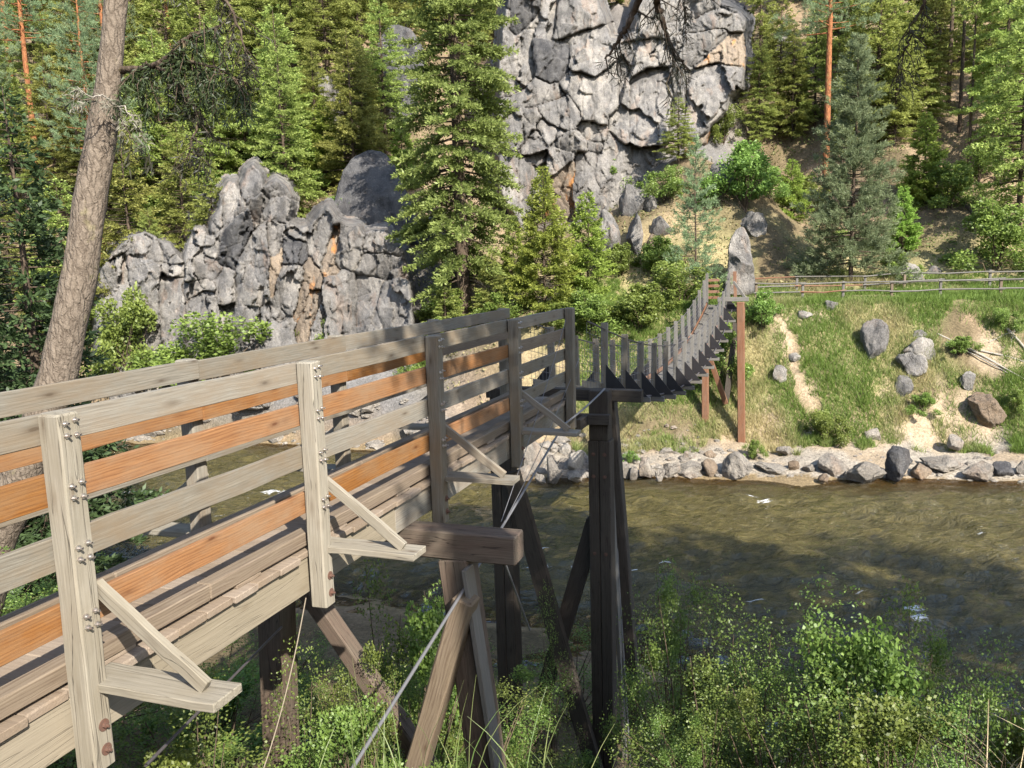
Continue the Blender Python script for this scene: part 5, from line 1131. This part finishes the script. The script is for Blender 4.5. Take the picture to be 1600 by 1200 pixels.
# ------------------------------------------------------------------ trees on the near bank beside and behind the viewer; their shade falls on tower and river
SHADE = [(10.2, -1.5, HIGH, 22, 24, 1.15), (16.5, -2.5, FIRS[2], 20, 26, 1.2), (22.5, -1.0, FIRS[0], 18, 25, 1.2), (28.5, -5.0, FIRS[2], 20, 26, 1.2), (19.5, -5.5, HIGH, 22, 28, 1.1), (35, -4, FIRS[1], 16, 24, 1.2), (20, -10, FIRS[2], 20, 28, 1.1), (-20, 6, FIRS[1], 16, 18, 1.0), (-26, 14, FIRS[0], 18, 18, 1.0), (-16, -4, FIRS[2], 20, 20, .9)]
for k, (x_, y_, kt, h0, h_, wf) in enumerate(SHADE):
    f_ = h_ / h0; plant('fir_tree', kt, (x_, y_, ground(x_, y_) - .2), k * 1.3, (f_ * wf, f_ * wf, f_), f'tall fir on the near bank beside the viewer, {WORD[k]} of the bank row', 'tree', 'firs on the near bank')
base_ = np.array([4.6, -1.6, ground(4.6, -1.6) - .3]); rt = thing('overhanging_fir_tree', base_, 'fir beside the viewer whose dark bare branches hang into the top of the picture', 'tree')
V, F = tube(np.array([(0, 0, 0), (.05, .1, 5), (.2, .3, 10), (.3, .2, 16), (.3, .2, 21)]), [.36, .31, .26, .15, .03], 14); put('trunk', mesh('trunk', V, F, M_BARKG, True), T(base_), rt)
(tv, tf), (V, F, var) = conifer(91, 13, 3.0, .05, 110, .3, .22, .6, thin=.35); put('crown', mesh('crown', V, F, M_FIR, False, {'var': ('FACE', 'FLOAT', var)}), T(base_ + np.array([.3, .2, 9.5])), rt)
TR = Vector(base_)
def from_trunk(h, first):
    """a limb that starts at the trunk and then passes through picture bearings"""
    return np.array([base_[0] + .2, base_[1] + .2, base_[2] + h])
def limb2(h, pix, rad, strands, seed, drop=.35, per=3, leaf=.09):
    r = np.random.default_rng(seed); p = np.array([from_trunk(h, None)] + [at(*q) for q in pix]); o0 = p[0]
    m = len(p); t_ = np.linspace(0, m - 1, 6 * m); q = np.stack([np.interp(t_, np.arange(m), p[:, j]) for j in range(3)], 1); q[1:-1] += r.normal(0, .01, (len(q) - 2, 3))
    L_ = [(q - o0, np.linspace(rad * 1.6, rad * .25, len(q)), 7)]; pos, dd = [], []; lo_ = 6
    for k in range(strands):
        a = r.uniform(lo_, len(q) - 1); b = np.array([np.interp(a, np.arange(len(q)), q[:, j]) for j in range(3)]) - o0; ln = r.uniform(.2, 1) * drop
        e = b + np.array([r.normal(0, .10), r.normal(0, .10), -ln]); mm = (b + e) / 2 + r.normal(0, .04, 3); L_.append(([tuple(b), tuple(mm), tuple(e)], [.006, .004, .002], 4))
        for s_ in np.linspace(.2, 1, int(ln / .035) + 2):
            c_ = b * (1 - s_) ** 2 + 2 * mm * s_ * (1 - s_) + e * s_ ** 2; pos.append(c_ + r.normal(0, .01, (per, 3))); d_ = r.normal(0, .5, (per, 3)); d_[:, 2] -= .7; dd.append(d_)
    V, F = tubes(L_); ob = put('branch', mesh('branch', V, F, M_BARK, True), T(o0), rt); pos = np.concatenate(pos); dd = np.concatenate(dd)
    V, F = diamonds(pos, dd, leaf * r.uniform(.5, 1.3, len(pos)), .007, r); put('needles', mesh('needles', V, F, M_DEADN, False, {'var': ('FACE', 'FLOAT', r.random(len(pos)))}), T(o0), ob)
limb2(6.2, [(1010, -60, 6.0), (998, 0, 6.2), (980, 40, 6.3), (965, 62, 6.35), (945, 92, 6.4)], .024, 13, 1, .26)
limb2(6.3, [(1020, -50, 6.2), (1028, 10, 6.3), (1038, 45, 6.4), (1055, 85, 6.45), (1078, 110, 6.5)], .024, 15, 2, .34)
limb2(6.5, [(1470, -70, 6.0), (1448, 0, 6.2), (1425, 45, 6.3), (1410, 90, 6.3), (1400, 130, 6.3)], .012, 16, 3, .25)
limb2(6.4, [(1090, -70, 6.4), (1066, -10, 6.5), (1072, 25, 6.5)], .010, 14, 4, .25)

# ------------------------------------------------------------------ grass
def blades(pos, h, lean, width, r, seg=2):
    n = len(pos); az = r.uniform(0, 2 * math.pi, n); d = np.stack([np.cos(az), np.sin(az), 0 * az], 1); sd = np.stack([-np.sin(az), np.cos(az), 0 * az], 1); fr_ = r.uniform(0, 2 * math.pi, n); sd = np.stack([np.cos(fr_), np.sin(fr_), 0 * fr_], 1)
    rows = []
    for k in range(seg + 1):
        t_ = k / seg; c_ = pos + d * (lean * h * t_ ** 2)[:, None]; c_[:, 2] += h * t_ * (1 - .25 * lean * t_); w_ = (width * (1 - t_ ** 1.5) + .0006)[:, None]
        rows += [c_ - sd * w_, c_ + sd * w_]
    V = np.stack(rows, 1).reshape(-1, 3); m = 2 * (seg + 1); b = np.arange(n)[:, None] * m
    F = np.concatenate([np.concatenate([b + 2*k, b + 2*k+1, b + 2*k+3, b + 2*k+2], 1) for k in range(seg)]); return V, F
r = np.random.default_rng(8); n = 300000
X_ = r.uniform(3, 32, n); Y_ = far_line(X_) + r.uniform(2.2, 17, n); P_ = np.stack([X_, Y_, 0 * X_], 1)
de = fbm(P_ * .35, 40, 4); d2 = fbm(P_ * 1.3, 44, 3); v_ = Y_ - far_line(X_)
dp = np.full(n, 9.0)
for a, b in zip(pth[:-1, :2], pth[1:, :2]):
    t_ = np.clip(((P_[:, :2] - a) @ (b - a)) / ((b - a) @ (b - a)), 0, 1); dp = np.minimum(dp, np.linalg.norm(P_[:, :2] - a - t_[:, None] * (b - a), axis=1))
keep = (de + d2 * .5 + r.normal(0, .25, n) + .6 > .1) & (v_ + d2 * .8 + 1.2 * (X_ < 9) > 3.3) & (dp > .3 + .25 * d2) & ~((v_ > 11) & (v_ < 12.6) & (X_ < 22)) & (v_ < 15 + 2 * d2)
P_ = P_[keep]; P_[:, 2] = height(P_[:, 0], P_[:, 1]) - .02; m = len(P_); dry = np.clip(-.06 + .9 * fbm(P_ * np.array([.4, .4, 0]) + 5, 91, 3) + r.normal(0, .18, m) + .35 * (P_[:, 1] - far_line(P_[:, 0]) < 5), 0, 1)
V, F = blades(P_, r.uniform(.16, .5, m) * (1 + .3 * d2[keep]), r.uniform(.2, .9, m), r.uniform(.011, .021, m), r, 1)
tag(put('bank_grass', mesh('bank_grass', V, F, M_BGRASS, False, {'var': ('FACE', 'FLOAT', dry)}), Matrix.Identity(4)), 'green and straw coloured grass covering the far bank', 'grass', kind='stuff')
def tuft(label, spots, mat, hr, n_, lean, wd, seed, name='grass_tuft'):
    r = np.random.default_rng(seed); pos = []
    for (x_, y_, s_) in spots: pos.append(np.stack([x_ + r.normal(0, s_, n_), y_ + r.normal(0, s_ * .6, n_), np.zeros(n_)], 1))
    pos = np.concatenate(pos); pos[:, 2] = height(pos[:, 0], pos[:, 1]) - .03; m = len(pos)
    V, F = blades(pos, r.uniform(hr[0], hr[1], m), r.uniform(lean * .3, lean, m), r.uniform(wd * .6, wd * 1.3, m), r, 5)
    tag(put(name, mesh('blades', V, F, mat, False, {'var': ('FACE', 'FLOAT', np.tile(np.clip(r.normal(.4, .25, m), 0, 1), 5))}), Matrix.Identity(4)), label, 'grass', kind='stuff')
tuft('tall green grass blades along the bottom edge below the ramp', [(-1.25, 3.75, .25), (-.75, 3.6, .25), (-.3, 3.7, .22), (-.95, 3.95, .3), (.05, 3.8, .2), (-1.6, 4.1, .2)], M_GRASS, (.25, .66), 20, .55, .0033, 3)
tuft('dry straw stalks in the bottom right corner', [(2.3, 3.65, .16), (2.55, 3.8, .2), (2.15, 3.5, .12)], M_STRAW, (.2, .55), 16, 1.2, .0026, 4)
# low plants and litter of the forest floor
r = np.random.default_rng(17); n = 140000
X_ = r.uniform(-45, 55, n); Y_ = far_line(X_) + np.where(X_ < 0, r.uniform(4, 60, n), r.uniform(12.5, 60, n)); P_ = np.stack([X_, Y_, 0 * X_], 1)
de = fbm(P_ * .3, 140, 4) + .6 * fbm(P_ * 1.1, 144, 2); keep = de + r.normal(0, .2, n) + .4 * (X_ > 16) > -.05
keep &= ~((X_ > -2) & (X_ < 18) & (Y_ - far_line(X_) > 26) & (Y_ - far_line(X_) < 42))
P_ = P_[keep]; m = len(P_); P_[:, 2] = height(P_[:, 0], P_[:, 1]) + r.uniform(-.02, .28, m); dd = r.normal(0, 1, (m, 3)); dd[:, 2] = np.abs(dd[:, 2]) * .8
V, F = diamonds(P_, dd, r.uniform(.12, .34, m), r.uniform(.05, .13, m), r, fold=.8)
tag(put('forest_undergrowth', mesh('undergrowth', V, F, M_UNDER, False, {'var': ('FACE', 'FLOAT', np.clip(.5 + .7 * fbm(P_ * np.array([.5, .5, 0]), 150, 3) + r.normal(0, .25, m), 0, 1))}), Matrix.Identity(4)), 'low green and straw undergrowth on the forest floor', 'undergrowth', kind='stuff')
